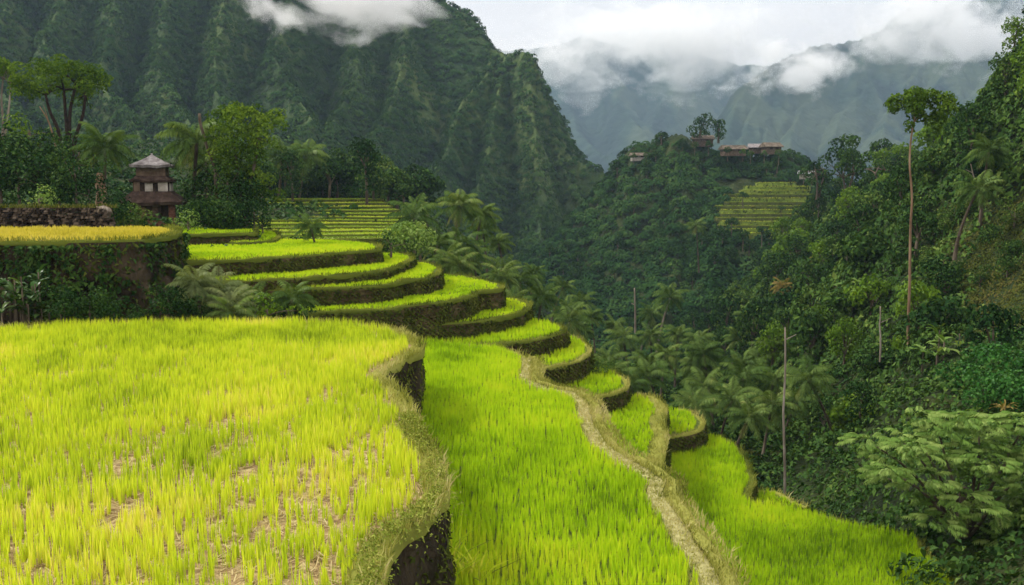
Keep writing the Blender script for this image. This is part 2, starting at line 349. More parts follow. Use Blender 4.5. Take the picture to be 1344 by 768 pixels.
def ground_h(x, y):
    x = np.asarray(x, float); y = np.asarray(y, float); sh = x.shape
    amp = np.clip((y - 45) / 40, 0, 1)
    amp = np.maximum(amp, np.clip((x - 12) / 8, 0, 1))
    z = ground_base(x, y).reshape(sh)
    return z + amp * ((fbm(x / 14, y / 14, 4, 3) - .5) * 3.2 + (ridged(x / 7 + y / 30, y / 18, 3, 9) - .5) * 1.6)

def polar_grid(px0, px1, nx, d0, d1, nd, power=1.0):
    px = np.linspace(px0, px1, nx); t = np.linspace(0, 1, nd)
    d = np.exp(np.log(d0) + (np.log(d1) - np.log(d0)) * t ** power)
    PX, D = np.meshgrid(px, d, indexing='ij'); return (PX - 672) / F * D, D
def grid_quads(nx, nd):
    i = np.arange(nx * nd).reshape(nx, nd)
    return np.stack([i[:-1, :-1], i[1:, :-1], i[1:, 1:], i[:-1, 1:]], -1).reshape(-1, 4)
def visible(X, D, Z, lift=0.0):               # along every bearing: what no nearer ground hides
    s = Z / D; run = np.maximum.accumulate(s, axis=1)
    return (Z + lift) / D >= run - 1e-6

X, D = polar_grid(-700, 2100, 420, 5, 4200, 420)
Z = ground_h(X, D)
q = grid_quads(*X.shape)
cx = X.ravel()[q].mean(1) / D.ravel()[q].mean(1) * F + 672; cd = D.ravel()[q].mean(1)
right = (cx > 905 + np.clip((110 - cd), 0, 80) * 1.6) & (cd > 20) & (cd < 300)
V = np.stack([X, D, Z], -1).reshape(-1, 3)
def sub(V, q):
    u, inv = np.unique(q, return_inverse=True); return V[u], inv.reshape(-1, 4)
v, qq = sub(V, q[~right]); tag(link('ground', mesh_np('ground', v, qq), M['hill_ground']), kind='structure')
v, qq = sub(V, q[right]); tag(link('hillside', mesh_np('hillside', v, qq), M['hill_ground']), kind='structure')
GX, GD, GZ = X, D, Z

# ------------------------------------------------------------------ terraces
HIGHER = []                                   # (poly, z) of everything built so far, for keeping rice out of banks
def wobble(pl, a=.05, f=1.3, seed=0):
    s = np.concatenate([[0], np.cumsum(np.linalg.norm(np.diff(pl[:, :2], axis=0), axis=1))])
    q = pl.copy(); q[:, 0] += (fbm(s * f, s * 0 + seed, 3, seed) - .5) * 2 * a; q[:, 1] += (fbm(s * f, s * 0 + seed + 9, 3, seed + 5) - .5) * 2 * a
    return q, s
def outward(pl):
    t = np.gradient(pl[:, :2], axis=0); t /= np.linalg.norm(t, axis=1)[:, None] + 1e-9
    return np.stack([t[:, 1], -t[:, 0]], 1)

def blades(mb, pos, h, w, lean, tint, segs=2, dirs=None):
    n = len(pos); th = rng.random(n) * 2 * np.pi; side = np.stack([np.cos(th), np.sin(th), 0 * th], 1) * (np.asarray(w).reshape(-1, 1) * .5 * np.ones((n, 1)))
    ph = rng.random(n) * 2 * np.pi; ln = np.abs(rng.normal(0, 1, n)) * lean * h
    dv = np.stack([np.cos(ph) * ln, np.sin(ph) * ln, 0 * ph], 1)
    if dirs is not None: dv = dv + dirs * (h * .5)[:, None]
    up = np.array([0, 0, 1.0]); hh = np.asarray(h).reshape(-1, 1)
    m = pos + dv * .35 + up * hh * .55; t = pos + dv + up * hh
    V = np.empty((n, 5, 3)); V[:, 0] = pos - side * .7; V[:, 1] = pos + side * .7; V[:, 2] = m + side; V[:, 3] = m - side; V[:, 4] = t
    b = np.arange(n)[:, None] * 5
    mb.add(V.reshape(-1, 3), b + np.array([[0, 1, 2, 3]]), b + np.array([[3, 2, 4]]), np.repeat(tint, 5))

def in_view(x, y, z, m=70):
    px, py = proj(np.stack([x, y, np.full(len(x), z)], 1)); return (px > -m) & (px < 1344 + m) & (py < 768 + 2.2 * m)

def rice(poly, rim, z, h, sp_, nb, wd, seed, inset=.2, tilt=.05, tint0=.5, bare=0.0):
    lo = poly[:, :2].min(0); hi = poly[:, :2].max(0)
    gx, gy = np.meshgrid(np.arange(lo[0], hi[0], sp_), np.arange(lo[1], hi[1], sp_)); x = gx.ravel(); y = gy.ravel()
    x = x + rng.normal(0, sp_ * .22, len(x)); y = y + rng.normal(0, sp_ * .22, len(y))
    k = inpoly(x, y, poly) & in_view(x, y, z); x, y = x[k], y[k]
    k = polydist(x, y, rim) > inset * (0.8 + .5 * vn(x * 2.3, y * 2.3, 5)); x, y = x[k], y[k]
    for (pl, zz) in HIGHER:
        if zz > z + .02 and len(x):
            bb0, bb1 = pl[:, :2].min(0), pl[:, :2].max(0); c = (x > bb0[0]) & (x < bb1[0]) & (y > bb0[1]) & (y < bb1[1])
            if c.any():
                ins = np.zeros(len(x), bool); ins[c] = inpoly(x[c], y[c], pl); x, y = x[~ins], y[~ins]
    if bare:
        nn = fbm(x * 2.6, y * 1.3, 3, seed + 3); k = nn + rng.normal(0, .20, len(x)) > .27 + bare * np.clip((24 - y) / 12, 0, 1); x, y = x[k], y[k]
    n = len(x)
    cl = fbm(x * .35, y * .35, 3, seed) * .8 + vn(x * 3.1, y * 3.1, seed + 1) * .35 - .58
    ch = h * (.72 + .5 * vn(x * 1.7, y * 1.7, seed + 2)) * (.85 + .3 * rng.random(n))
    xi = np.repeat(np.arange(n), nb); m = len(xi)
    pos = np.stack([x[xi] + rng.normal(0, sp_ * .18, m), y[xi] + rng.normal(0, sp_ * .18, m), np.full(m, z)], 1)
    hh = ch[xi] * (.5 + .6 * rng.random(m))
    mb = MB(); blades(mb, pos, hh, wd * (.6 + .8 * rng.random(m)), tilt + .09 * rng.random(m) ** 2, np.clip(tint0 + cl[xi] + rng.normal(0, .13, m), 0, 1))
    return mb

def rim_tufts(mb, pl, out, z, width, dens, h, wd, tint0, zfun=None, side=-1):
    seg = np.linalg.norm(np.diff(pl[:, :2], axis=0), axis=1); tot = seg.sum(); n = int(tot * width * dens)
    s = rng.random(n) * tot; cs = np.concatenate([[0], np.cumsum(seg)])
    x = np.interp(s, cs, pl[:, 0]); y = np.interp(s, cs, pl[:, 1]); ox = np.interp(s, cs, out[:, 0]); oy = np.interp(s, cs, out[:, 1])
    o = -width + (width + .08) * rng.random(n); x = x + ox * o; y = y + oy * o
    k = in_view(x, y, z); x, y, o, ox, oy, s = x[k], y[k], o[k], ox[k], oy[k], s[k]
    zz = z + (zfun(o) if zfun else 0); pos = np.stack([x, y, zz * np.ones(len(x))], 1)
    tn = np.clip(tint0 + (fbm(s * .8, o * 2, 3, 4) - .5) * 1.3 + rng.normal(0, .14, len(x)), 0, 1)
    dirs = np.stack([ox, oy, 0 * ox], 1) * np.clip((o + .12) * 3, 0, 1.2)[:, None]
    blades(mb, pos, h * (.5 + rng.random(len(x))), wd * (.7 + .6 * rng.random(len(x))), .5, tn, dirs=dirs)

def terrace(edge_px, z, drop, hidden, names, crop, rim_w=.28, rim_h=.08, wall_mat='wall_earth', soil='green_soil', moss=270, rim_mat='bund_green', rim_tint=.5,
            tuft=(.10, .018, 260), batter=.10, rough=.10, hidden_xy=None, step=.22, world=False, moss_size=.16, group=None):
    E = np.array([PZ(a, b, z) for a, b in edge_px]) if not world else np.array(edge_px, float)
    pl = cat_rom(E, step); seed = int(abs(pl[0, 0] * 13 + z * 77)) % 89
    pl, s = wobble(pl, .11 if step < .5 else .25, .8, seed)
    out = outward(pl)
    H = [PZ(a, b, z) for a, b in hidden] if hidden else []
    if hidden_xy: H += [np.array([a, b, z]) for a, b in hidden_xy]
    poly = np.vstack([pl] + ([np.array(H)] if H else []))
    # field surface
    bm_me = bpy.data.meshes.new('field'); bm_me.from_pydata([tuple(p) for p in np.c_[poly[:, :2], np.full(len(poly), z)]], [], [tuple(range(len(poly)))]); bm_me.update()
    fo = link('field', bm_me, M[soil]); tag(fo, names['field'], None, None, 'structure')
    # wall
    rows = max(4, int(drop / .16)); rows = min(rows, 26); n = len(pl)
    V = np.empty((rows + 1, n, 3))
    for k in range(rows + 1):
        f = k / rows; dz = drop * f
        o = .02 + batter * dz + rough * (fbm(s * 1.6, np.full(n, dz * 2.4 + seed), 4, seed) - .5) * 2 * min(1, f * 4 + .1) + rough * 1.2 * (vn(s * .35, np.full(n, dz * .3), seed + 3) - .5)
        V[k, :, 0] = pl[:, 0] + out[:, 0] * o; V[k, :, 1] = pl[:, 1] + out[:, 1] * o
        V[k, :, 2] = z - .01 - dz
    i = np.arange((rows + 1) * n).reshape(rows + 1, n)
    q = np.stack([i[:-1, :-1], i[1:, :-1], i[1:, 1:], i[:-1, 1:]], -1).reshape(-1, 4)
    wo_ = link('terrace_wall', mesh_np('terrace_wall', V.reshape(-1, 3), q), M[wall_mat]); tag(wo_, names['wall'], 'terrace wall', group)
    # moss and hanging grass on the wall
    if moss:
        A = float(s[-1] * drop); m = int(A * moss); kk = rng.integers(0, rows, m); jj = rng.integers(0, n - 1, m); a = rng.random((m, 1))
        p = V[kk, jj] * (1 - a) + V[kk + 1, jj + 1] * a
        o3 = np.c_[out[jj], np.zeros(m)]; vis = in_view(p[:, 0], p[:, 1], z)
        patch = fbm(s[jj] * .7, p[:, 2] * 1.3, 4, seed + 7)
        vis &= patch + rng.normal(0, .1, m) > .36
        p, o3, jj, patch = p[vis], o3[vis], jj[vis], patch[vis]
        mb = MB(); cards(mb, p + o3 * .03, unit(o3 + np.array([0, 0, .55]) + rng.normal(size=p.shape) * .6), moss_size * (.5 + rng.random(len(p))), np.clip(patch * .9 + rng.normal(0, .18, len(p)), 0, 1), .4)
        if mb.n: tag(mb.build('moss', M['moss'], wo_), kind='stuff')
    # rounded grass rim
    prof = [(.05, -.10), (.06, .02), (-.02, rim_h * .8), (-.35 * rim_w, rim_h), (-.75 * rim_w, rim_h * .75), (-rim_w, -.02)]
    V = np.empty((len(prof), n, 3)); nzv = (fbm(s * 2.5, s * 0, 3, seed + 2) - .5) * 1.7
    for k, (o, dz) in enumerate(prof):
        oo = o * (1 + .5 * nzv); V[k, :, 0] = pl[:, 0] + out[:, 0] * oo; V[k, :, 1] = pl[:, 1] + out[:, 1] * oo; V[k, :, 2] = z + dz * (1 + .9 * nzv)
    i = np.arange(len(prof) * n).reshape(len(prof), n)
    q = np.stack([i[1:, :-1], i[:-1, :-1], i[:-1, 1:], i[1:, 1:]], -1).reshape(-1, 4)
    mb = MB(); mb.add(V.reshape(-1, 3), q, tint=np.repeat(.35, len(prof) * n) + (fbm(np.tile(s, len(prof)) * 1.5, np.repeat(np.arange(len(prof)), n), 3, seed) - .5) * .5)
    if tuft: rim_tufts(mb, pl, out, z + rim_h * .7, rim_w, tuft[2], tuft[0], tuft[1], rim_tint)
    if tuft and not world:
        rim_tufts(mb, pl, out, z + rim_h * .4, .10, 160, .20, .022, rim_tint - .1)
    mb.build('grass_rim', M[rim_mat], wo_)
    if crop:
        mb = rice(poly, pl, z, crop['h'], crop['sp'], crop['nb'], crop['w'], seed, crop.get('inset', rim_w), tint0=crop.get('tint', .5), bare=crop.get('bare', 0))
        if mb.n: tag(mb.build('rice_crop', M[crop['mat']]), names['rice'], None, None, 'stuff')
    HIGHER.append((poly, z))
    return pl, out, s, poly, wo_

PRC = lambda h, sp_, nb, w_, **k: dict(h=h, sp=sp_, nb=nb, w=w_, mat=k.pop('mat', 'rice_green'), **k)
z0 = -7.5; z1 = -6.71; z2 = -6.0; z3 = -5.07; z4 = -4.34; z5 = -3.95; z6 = -3.28; z7 = -2.72
zl = -4.62; zm = -6.45; zL = -2.06; za = -8.42; zb = -9.15; zc = -10.2; zd = -11.0; ze = -11.6

# the yellow field in front
LFedge = [(470, 830), (499, 768), (512, 730), (535, 702), (562, 684), (581, 655), (583, 636), (578, 612), (562, 588), (549, 565), (540, 543), (522, 518), (505, 500), (507, 489), (529, 476),
          (551, 464), (553, 455), (543, 447), (520, 437), (480, 430), (400, 425), (250, 425), (100, 428), (0, 433), (-150, 440), (-400, 450)]
LF = terrace(LFedge, zl, 2.6, [(-500, 700)], dict(wall='dark undercut earth bank holding up the yellow field in front', field='straw strewn soil of the yellow field in front', rice='yellow green rice of the large field in front'),
             PRC(.33, .11, 9, .015, mat='rice_ripe', inset=.38, bare=.165, tint=.5), hidden_xy=[(-9, 5), (-1.9, 5)], rim_w=.34, rim_h=.10, wall_mat='wall_dark', soil='straw_soil', moss=140, rim_mat='bund', rim_tint=.5,
             tuft=(.15, .018, 330), rough=.28, batter=.0, step=.15, moss_size=.10)
# straw litter between the plants of the yellow field
poly = LF[3]; nL = 60000; x = rng.uniform(-14, 0, nL); y = rng.uniform(7, 26, nL); k_ = inpoly(x, y, poly) & in_view(x, y, zl) & (rng.random(nL) < np.clip(1.5 - y / 17, .15, 1)); x, y = x[k_], y[k_]; nL = len(x)
mb = MB(); az_ = rng.random(nL) * 6.28; ln_ = .05 + .10 * rng.random(nL); tl_ = rng.normal(.1, .25, nL)
dv = np.stack([np.cos(az_), np.sin(az_), np.clip(tl_, -.1, .8)], 1) * ln_[:, None]; sv = np.stack([-np.sin(az_), np.cos(az_), 0 * az_], 1) * .007
p0 = np.stack([x, y, zl + .012 + .03 * rng.random(nL)], 1); VV = np.stack([p0 - sv, p0 + sv, p0 + dv + sv, p0 + dv - sv], 1).reshape(-1, 3)
mb.add(VV, np.arange(nL * 4).reshape(-1, 4), tint=np.repeat(rng.random(nL), 4)); tag(mb.build('straw_litter', M['straw']), 'dry straw litter between the plants of the yellow field', None, None, 'stuff')
# small weeds spilling over the near bank of the yellow field
pl, out, s = LF[0], LF[1], LF[2]; kk = np.where(pl[:, 1] < 17)[0]; jj = rng.choice(kk, 9000); o_ = rng.normal(-.10, .13, len(jj)); nn_ = fbm(s[jj] * 1.1, o_ * 3, 3, 77)
ok = nn_ + rng.normal(0, .06, len(jj)) > .42; jj, o_ = jj[ok], o_[ok]; pos = np.stack([pl[jj, 0] + out[jj, 0] * o_, pl[jj, 1] + out[jj, 1] * o_ + rng.normal(0, .06, len(jj)), zl + .10 + .12 * rng.random(len(jj)) - np.clip(o_, 0, 1) * 1.3], 1)
mb = MB(); cards(mb, pos, unit(np.c_[out[jj] * .5, np.full(len(jj), .8)] + rng.normal(size=(len(jj), 3)) * .45), .03 + .045 * rng.random(len(jj)), np.clip(rng.normal(.55, .22, len(jj)), 0, 1), .38)
tag(mb.build('weeds', M['leaf_weed']), 'pale green weeds spilling over the near bank of the yellow field', None, None, 'stuff')
# the green field with the path
Medge = [(960, 860), (940, 768), (905, 714), (893, 690), (872, 660), (868, 640), (850, 624), (815, 605), (793, 585), (778, 560), (770, 536), (752, 520), (712, 509), (694, 497), (698, 480), (690, 470),
         (667, 461), (621, 454), (555, 449), (480, 448)]
HIGHER_M = len(HIGHER)
Mt = terrace(Medge, zm, 5.6, [(400, 455)], dict(wall='grassy earth bank below the footpath of the middle green field', field='soil of the middle green field beside the footpath', rice='bright green rice of the middle field beside the footpath'),
             PRC(.30, .105, 8, .015, inset=.34), hidden_xy=[(-4, 20), (-2.6, 12), (-2, 6), (3.5, 6)], rim_w=.3, rim_h=.06, soil='green_soil', rim_mat='bund', rim_tint=.55, tuft=(.07, .016, 300), rough=.14, step=.18, moss=160)
# footpath along its edge, with a grassy outer bank
pl, out, s, poly, mwall = Mt
pe = int(np.argmax(pl[:, 1] > PZ(690, 470, zm)[1] - .3)); pe = max(pe, 20)
pp = pl[:pe]; po = out[:pe]; ps = s[:pe]; n = len(pp)
offs = np.linspace(.10, -.36, 8); V = np.empty((8, n, 3))
for k, o in enumerate(offs):
    o = o + .16 * (fbm(ps * 1.1, ps * 0 + k * .3, 3, 21) - .5)
    V[k, :, 0] = pp[:, 0] + po[:, 0] * o; V[k, :, 1] = pp[:, 1] + po[:, 1] * o
    V[k, :, 2] = zm + .10 - .20 * max(0, abs((k - 3.5) / 3.5) - .75) / .25 + .05 * (fbm(ps * 2, ps * 0 + k * .7, 3, 8) - .5)
i = np.arange(8 * n).reshape(8, n)
tag(link('path', mesh_np('path', V.reshape(-1, 3), np.stack([i[1:, :-1], i[:-1, :-1], i[:-1, 1:], i[1:, 1:]], -1).reshape(-1, 4)), M['path_soil']), 'dry straw footpath along the edge of the middle field', None, None, 'structure')
mb = MB(); rim_tufts(mb, pp, po, zm + .07, .44, 620, .075, .016, .66)
tag(mb.build('dry_grass', M['bund']), 'short dry grass on the footpath', None, None, 'stuff')
# outer bank: lumpy sloping shoulder
V = np.empty((7, n, 3))
for k, (o, dz) in enumerate([(.06, .07), (.14, .13), (.24, .13), (.34, .05), (.42, -.14), (.46, -.5), (.48, -1.6)]):
    o = o * (1 + .5 * (fbm(ps * .8, ps * 0 + k * .15, 3, 31) - .5)); V[k, :, 0] = pp[:, 0] + po[:, 0] * o; V[k, :, 1] = pp[:, 1] + po[:, 1] * o
    V[k, :, 2] = zm + dz + .16 * (fbm(ps * 1.7, ps * 0 + k * .4, 3, 41) - .5)
i = np.arange(7 * n).reshape(7, n); mb = MB()
mb.add(V.reshape(-1, 3), np.stack([i[1:, :-1], i[:-1, :-1], i[:-1, 1:], i[1:, 1:]], -1).reshape(-1, 4), tint=.45)
pl2 = pp.copy(); pl2[:, :2] += po * .42; rim_tufts(mb, pl2, po, zm + .10, .42, 620, .10, .017, .5)
mb.build('grass_shoulder', M['bund'], mwall)

# the curved flight of terraces behind, top first so that rice keeps out of the banks
L_edge = [(-400, 318), (-150, 318), (0, 319), (67, 319), (133, 318), (183, 316.5), (217, 313), (234, 308), (235, 303.5), (222, 300)]
Lp = terrace(L_edge, zL, 5.2, None, dict(wall='tall overgrown earth wall of the golden terrace under the pagoda', field='soil of the golden terrace under the pagoda', rice='golden ripe rice on the terrace under the pagoda'),
             PRC(.16, .22, 10, .030, mat='rice_gold', inset=.35), hidden_xy=[(-30, 40), (-30, 30)], rim_w=.25, rim_h=.08, wall_mat='wall_dark', soil='straw_soil', moss=55, rim_mat='bund_green', rim_tint=.5, tuft=(.15, .022, 300),
             rough=.35, batter=.0, step=.2, moss_size=.2)
pl, out, s, lwall = Lp[0], Lp[1], Lp[2], Lp[4]
m_ = 16000; jj = rng.integers(0, len(pl), m_); dz = rng.random(m_) ** 1.2 * 4.0; pt = fbm(s[jj] * .55, dz * .5, 4, 207) + rng.normal(0, .05, m_); ok = (pt > .47) & in_view(pl[jj, 0], pl[jj, 1], zL); jj, dz, pt = jj[ok], dz[ok], pt[ok]
of = .12 + .35 * np.clip(pt - .45, 0, .4) * 2 * rng.random(len(jj)); pos = np.stack([pl[jj, 0] + out[jj, 0] * of + rng.normal(0, .06, len(jj)), pl[jj, 1] + out[jj, 1] * of, zL - .1 - dz], 1)
mb = MB(); cards(mb, pos, unit(np.c_[out[jj], np.full(len(jj), .7)] + rng.normal(size=(len(jj), 3)) * .5), .10 + .15 * rng.random(len(jj)), np.clip(.2 + 1.1 * (pt - .45) + rng.normal(.15, .2, len(jj)), 0, 1), .55, .1, .35)
tag(mb.build('creeper', M['leaf_dark'], lwall), kind='stuff')
tdef = [
 (z7, [(180, 309), (237, 309.2), (290, 308), (334, 307), (338, 305), (336, 302)], [(200, 298), (150, 300)], 2.0, 'highest short terrace just under the big shade tree', .30),
 (z7 - .42, [(300, 320), (336, 318.5), (358, 317), (367, 312), (366, 307), (350, 303)], [(320, 303)], 1.6, 'small corner terrace beside the highest short terrace', .25),
 (z6, [(200, 346), (245, 345), (280, 343.5), (329, 341.5), (378, 338.6), (428, 334.6), (477, 330.5), (496, 328.5), (499, 326), (491, 321.5), (465, 318), (445, 316.5)], [(300, 314), (200, 322)], 1.9, 'widest upper curved terrace below the short terraces', .30),
 (z5, [(255, 369.5), (280, 370), (317, 370), (378, 367), (428, 363.5), (477, 359.5), (514, 354), (535, 345.5), (543, 340.5), (541, 336.5), (528, 334), (502, 333)], [(430, 335), (260, 350)], 1.6, 'second curved terrace counted from the top of the flight', .28),
 (z4, [(290, 378.5), (334, 381.5), (383, 381), (450, 378.6), (500, 375.5), (524, 371.5), (532, 368.5), (560, 366), (573, 361), (578, 355), (575, 350), (561, 346.5), (545, 345)], [(500, 348), (300, 360)], 2.0, 'third curved terrace with a notched edge in the flight', .28),
 (z3, [(350, 413), (388, 412), (453, 409), (515, 406.5), (540, 402), (575, 398.5), (600, 394.5), (621, 389), (626, 384.5), (636, 382.5), (651, 381.5), (659, 378.5), (656, 374), (638, 369), (610, 363.5), (585, 361)], [(520, 364), (380, 385)], 2.0, 'fourth curved terrace ending in a double lobe', .28),
 (z2, [(430, 434), (481, 433), (540, 431), (581, 427), (622, 423), (648, 419.5), (681, 412.5), (694, 406), (696, 400), (678, 393), (661, 391)], [(600, 392), (450, 415)], 2.0, 'fifth curved terrace just above the middle green field', .28),
 (z1, [(560, 460), (621, 455), (681, 450), (715, 445), (735, 438.5), (741, 433), (731, 427), (701, 421)], [(640, 421), (560, 440)], 1.9, 'sixth curved terrace level with the start of the footpath', .28),
 (z0, [(690, 487), (717, 483.5), (745, 479), (760, 475.5), (771, 467), (774, 459), (765, 448), (741, 441.5)], [(700, 441), (680, 465)], 2.0, 'seventh rounded terrace beside the bend of the footpath', .25),
 (za, [(735, 527), (770, 524.5), (797, 520.5), (819, 514), (826, 508), (819, 496), (802, 486)], [(770, 485), (735, 505)], 2.2, 'eighth rounded terrace overhanging the gorge', .25),
 (zb, [(838, 632), (852, 624), (866, 605), (874, 580), (873, 550), (876, 538), (868, 527), (850, 520.5), (836, 519)], [(790, 519), (775, 555), (800, 622)], 2.8, 'narrow terrace held between footpath and brown bund', .55),
 (zc, [(870, 576), (886, 575), (902, 572), (915, 568), (923, 562), (921, 553), (910, 543), (890, 538)], [(870, 540)], 2.0, 'small rounded terrace standing over the lowest big field', .3),
 (zd, [(1330, 840), (1258, 768), (1216, 730), (1206, 708), (1168, 699), (1116, 688), (1043, 667), (1003, 659), (984, 655), (989, 638), (984, 610), (972, 593), (960, 582), (944, 576), (925, 573.5)], [(885, 574), (850, 640), (880, 780), (900, 900), (1300, 900)], 3.2, 'lowest big green field on the brink of the gorge', .42),
 (ze, [(1060, 668), (1045, 661), (1033, 652), (1015, 646), (990, 645)], [(970, 650), (980, 664)], 2.5, 'tiny green patch below the brink of the lowest field', .25),
]
for (zz, ed, hid, dr, nm, rw) in tdef:
    far = zz > -6.6
    crop = PRC(.13 if far else .26, .16 if far else .16, 11, .030 if far else .024, inset=rw * .9, tint=.58 if far else .5)
    if zz == zd: crop = PRC(.32, .115, 9, .017, inset=.2, tint=.46)
    terrace(ed, zz, dr, hid, dict(wall='mossy wall of the ' + nm, field='soil of the ' + nm, rice='green rice on the ' + nm), crop, rim_w=rw * (.62 if zz != zb else 1), rim_mat='bund' if zz < -7 and zz != zd else 'bund_green',
            rim_tint=.45 if far else .5, rough=.13)

# far stepped paddies behind the shade tree
FG = 'stepped paddies behind the small palm'
for k in range(12):
    f = k / 11; d = 84 + 41 * f; y = 313 - 51 * f; z = P(400, y, d)[2]
    xr = np.interp(y, [262, 266, 280, 300, 314], [497, 506, 522, 537, 533]) + rng.normal(0, 3)
    e = [P(px, y, d)[:2] for px in (325,)] + [(P(px, y, d)[0], d - 1.2 * math.sin((px - 330) / 60 + k * .7)) for px in np.linspace(350, xr - 14, 6)]
    e += [((xr - 672) / F * d, d + .5), ((xr - 666) / F * (d + 1.5), d + 2), ((xr - 670) / F * (d + 4), d + 5)]
    E = np.array([(a, b, z) for a, b in e])
    nm = 'of a far stepped paddy behind the small palm'
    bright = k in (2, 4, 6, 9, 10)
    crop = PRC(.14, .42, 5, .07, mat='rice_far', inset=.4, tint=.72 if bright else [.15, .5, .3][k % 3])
    pl_ = terrace(E, z, .55 + .3, None, dict(wall='low dark wall ' + nm, field='field ' + nm, rice='short rice ' + nm), crop, hidden_xy=[(-2, 0)] and [((xr - 690) / F * (d + 6), d + 7), ((320 - 672) / F * (d + 6), d + 7)],
            rim_w=.35, rim_h=.06, soil='paddy_far', wall_mat='bank_green', moss=9, rim_mat='bund_green', rim_tint=.4, tuft=(.14, .05, 10), step=.6, world=True, moss_size=.5, group=FG)

# ------------------------------------------------------------------ mountains
def ridge_height(x, y, lines, k, kp=1.0):
    best = np.full(x.shape, -1e9); lat = np.zeros(x.shape)
    for ln, kk in lines:
        for a, b in zip(ln[:-1], ln[1:]):
            dx, dy = b[0] - a[0], b[1] - a[1]; LL = dx * dx + dy * dy + 1e-9
            t = np.clip(((x - a[0]) * dx + (y - a[1]) * dy) / LL, 0, 1)
            dist = np.hypot(x - a[0] - t * dx, y - a[1] - t * dy)
            h = a[2] + (b[2] - a[2]) * t - kk * k * dist ** kp
            m = h > best; best = np.where(m, h, best); lat = np.where(m, dist, lat)
    return best, lat
def PL(pts): return np.array([P(*p) for p in pts])

main = PL([(-500, -330, 640), (-300, -330, 600), (0, -260, 590), (200, -200, 590), (400, -130, 580), (500, -75, 555), (595, 0, 520), (622, 38, 508), (645, 66, 498), (660, 76, 488), (680, 72, 472), (696, 76, 460), (706, 104, 452), (714, 140, 446), (722, 172, 440), (750, 204, 425), (790, 222, 412), (812, 300, 395), (830, 380, 375), (845, 450, 350)])
spurs = [[(696, 78, 460), (695, 130, 440), (700, 172, 420), (697, 230, 388), (694, 285, 352), (700, 350, 310), (720, 400, 285)],
         [(645, 68, 498), (636, 100, 470), (605, 135, 445), (580, 190, 405), (560, 235, 365), (545, 265, 320), (540, 290, 285)],
         [(660, 78, 488), (650, 122, 455), (640, 180, 420), (620, 240, 380), (612, 290, 340), (615, 330, 300)],
         [(565, -25, 530), (540, 50, 480), (520, 110, 440), (490, 170, 390), (470, 215, 340), (468, 240, 300)],
         [(500, -75, 555), (470, 30, 480), (475, 100, 430), (440, 150, 390), (420, 200, 335), (415, 228, 290)],
         [(400, -130, 580), (390, 10, 470), (372, 65, 430), (385, 120, 392), (410, 165, 355), (380, 205, 310), (370, 225, 270)],
         [(330, -160, 585), (310, 0, 460), (305, 60, 420), (290, 120, 380), (335, 180, 330), (340, 215, 285)],
         [(260, -185, 590), (235, -10, 455), (228, 50, 415), (212, 85, 390), (240, 140, 350), (255, 190, 310), (262, 215, 280)],
         [(170, -210, 590), (160, 0, 440), (150, 60, 405), (130, 100, 380), (160, 150, 340), (170, 200, 295)],
         [(90, -230, 590), (80, 0, 430), (55, 50, 395), (75, 110, 350), (100, 160, 310), (110, 195, 275)],
         [(0, -260, 590), (0, 0, 420), (-25, 70, 370), (10, 140, 320), (20, 190, 280)],
         [(-100, -290, 595), (-90, 0, 410), (-110, 80, 360), (-90, 160, 300)],
         [(722, 174, 440), (742, 225, 415), (765, 285, 375), (786, 345, 335), (805, 405, 295), (825, 465, 255)]]
lines1 = [(main[:9], 1.0), (main[8:], 2.0)] + [(PL(s_), 1.7 if i_ in (0, 2) else 1.55) for i_, s_ in enumerate(spurs)]
def m1_h(x, y):
    wx = (fbm(x / 75, y / 75, 2, 51) - .5) * 34; wy = (fbm(x / 75, y / 75, 2, 57) - .5) * 34
    h, lat = ridge_height(x + wx * .5, y + wy * .5, lines1, 1.25)
    wz = (fbm(x / 140, y / 140, 2, 59) - .5) * 90; r1 = ridged((x + wx + wz + .35 * y) / 34, (y + wy) / 120, 3, 61); r2 = ridged((x + wx + y * .45) / 11, (y + wy) / 60, 3, 66)
    lo = np.clip(lat / 12, .3, 1)
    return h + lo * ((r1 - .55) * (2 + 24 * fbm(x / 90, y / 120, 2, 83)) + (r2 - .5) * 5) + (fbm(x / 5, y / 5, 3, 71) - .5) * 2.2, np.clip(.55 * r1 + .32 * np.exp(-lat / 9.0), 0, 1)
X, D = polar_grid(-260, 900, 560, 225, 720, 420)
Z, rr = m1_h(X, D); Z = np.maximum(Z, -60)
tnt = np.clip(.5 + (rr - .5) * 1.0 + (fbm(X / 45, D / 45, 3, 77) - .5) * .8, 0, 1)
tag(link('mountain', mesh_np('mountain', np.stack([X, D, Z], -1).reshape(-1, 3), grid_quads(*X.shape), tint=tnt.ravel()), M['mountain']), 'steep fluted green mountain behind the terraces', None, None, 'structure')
M1 = (X, D, Z, tnt)

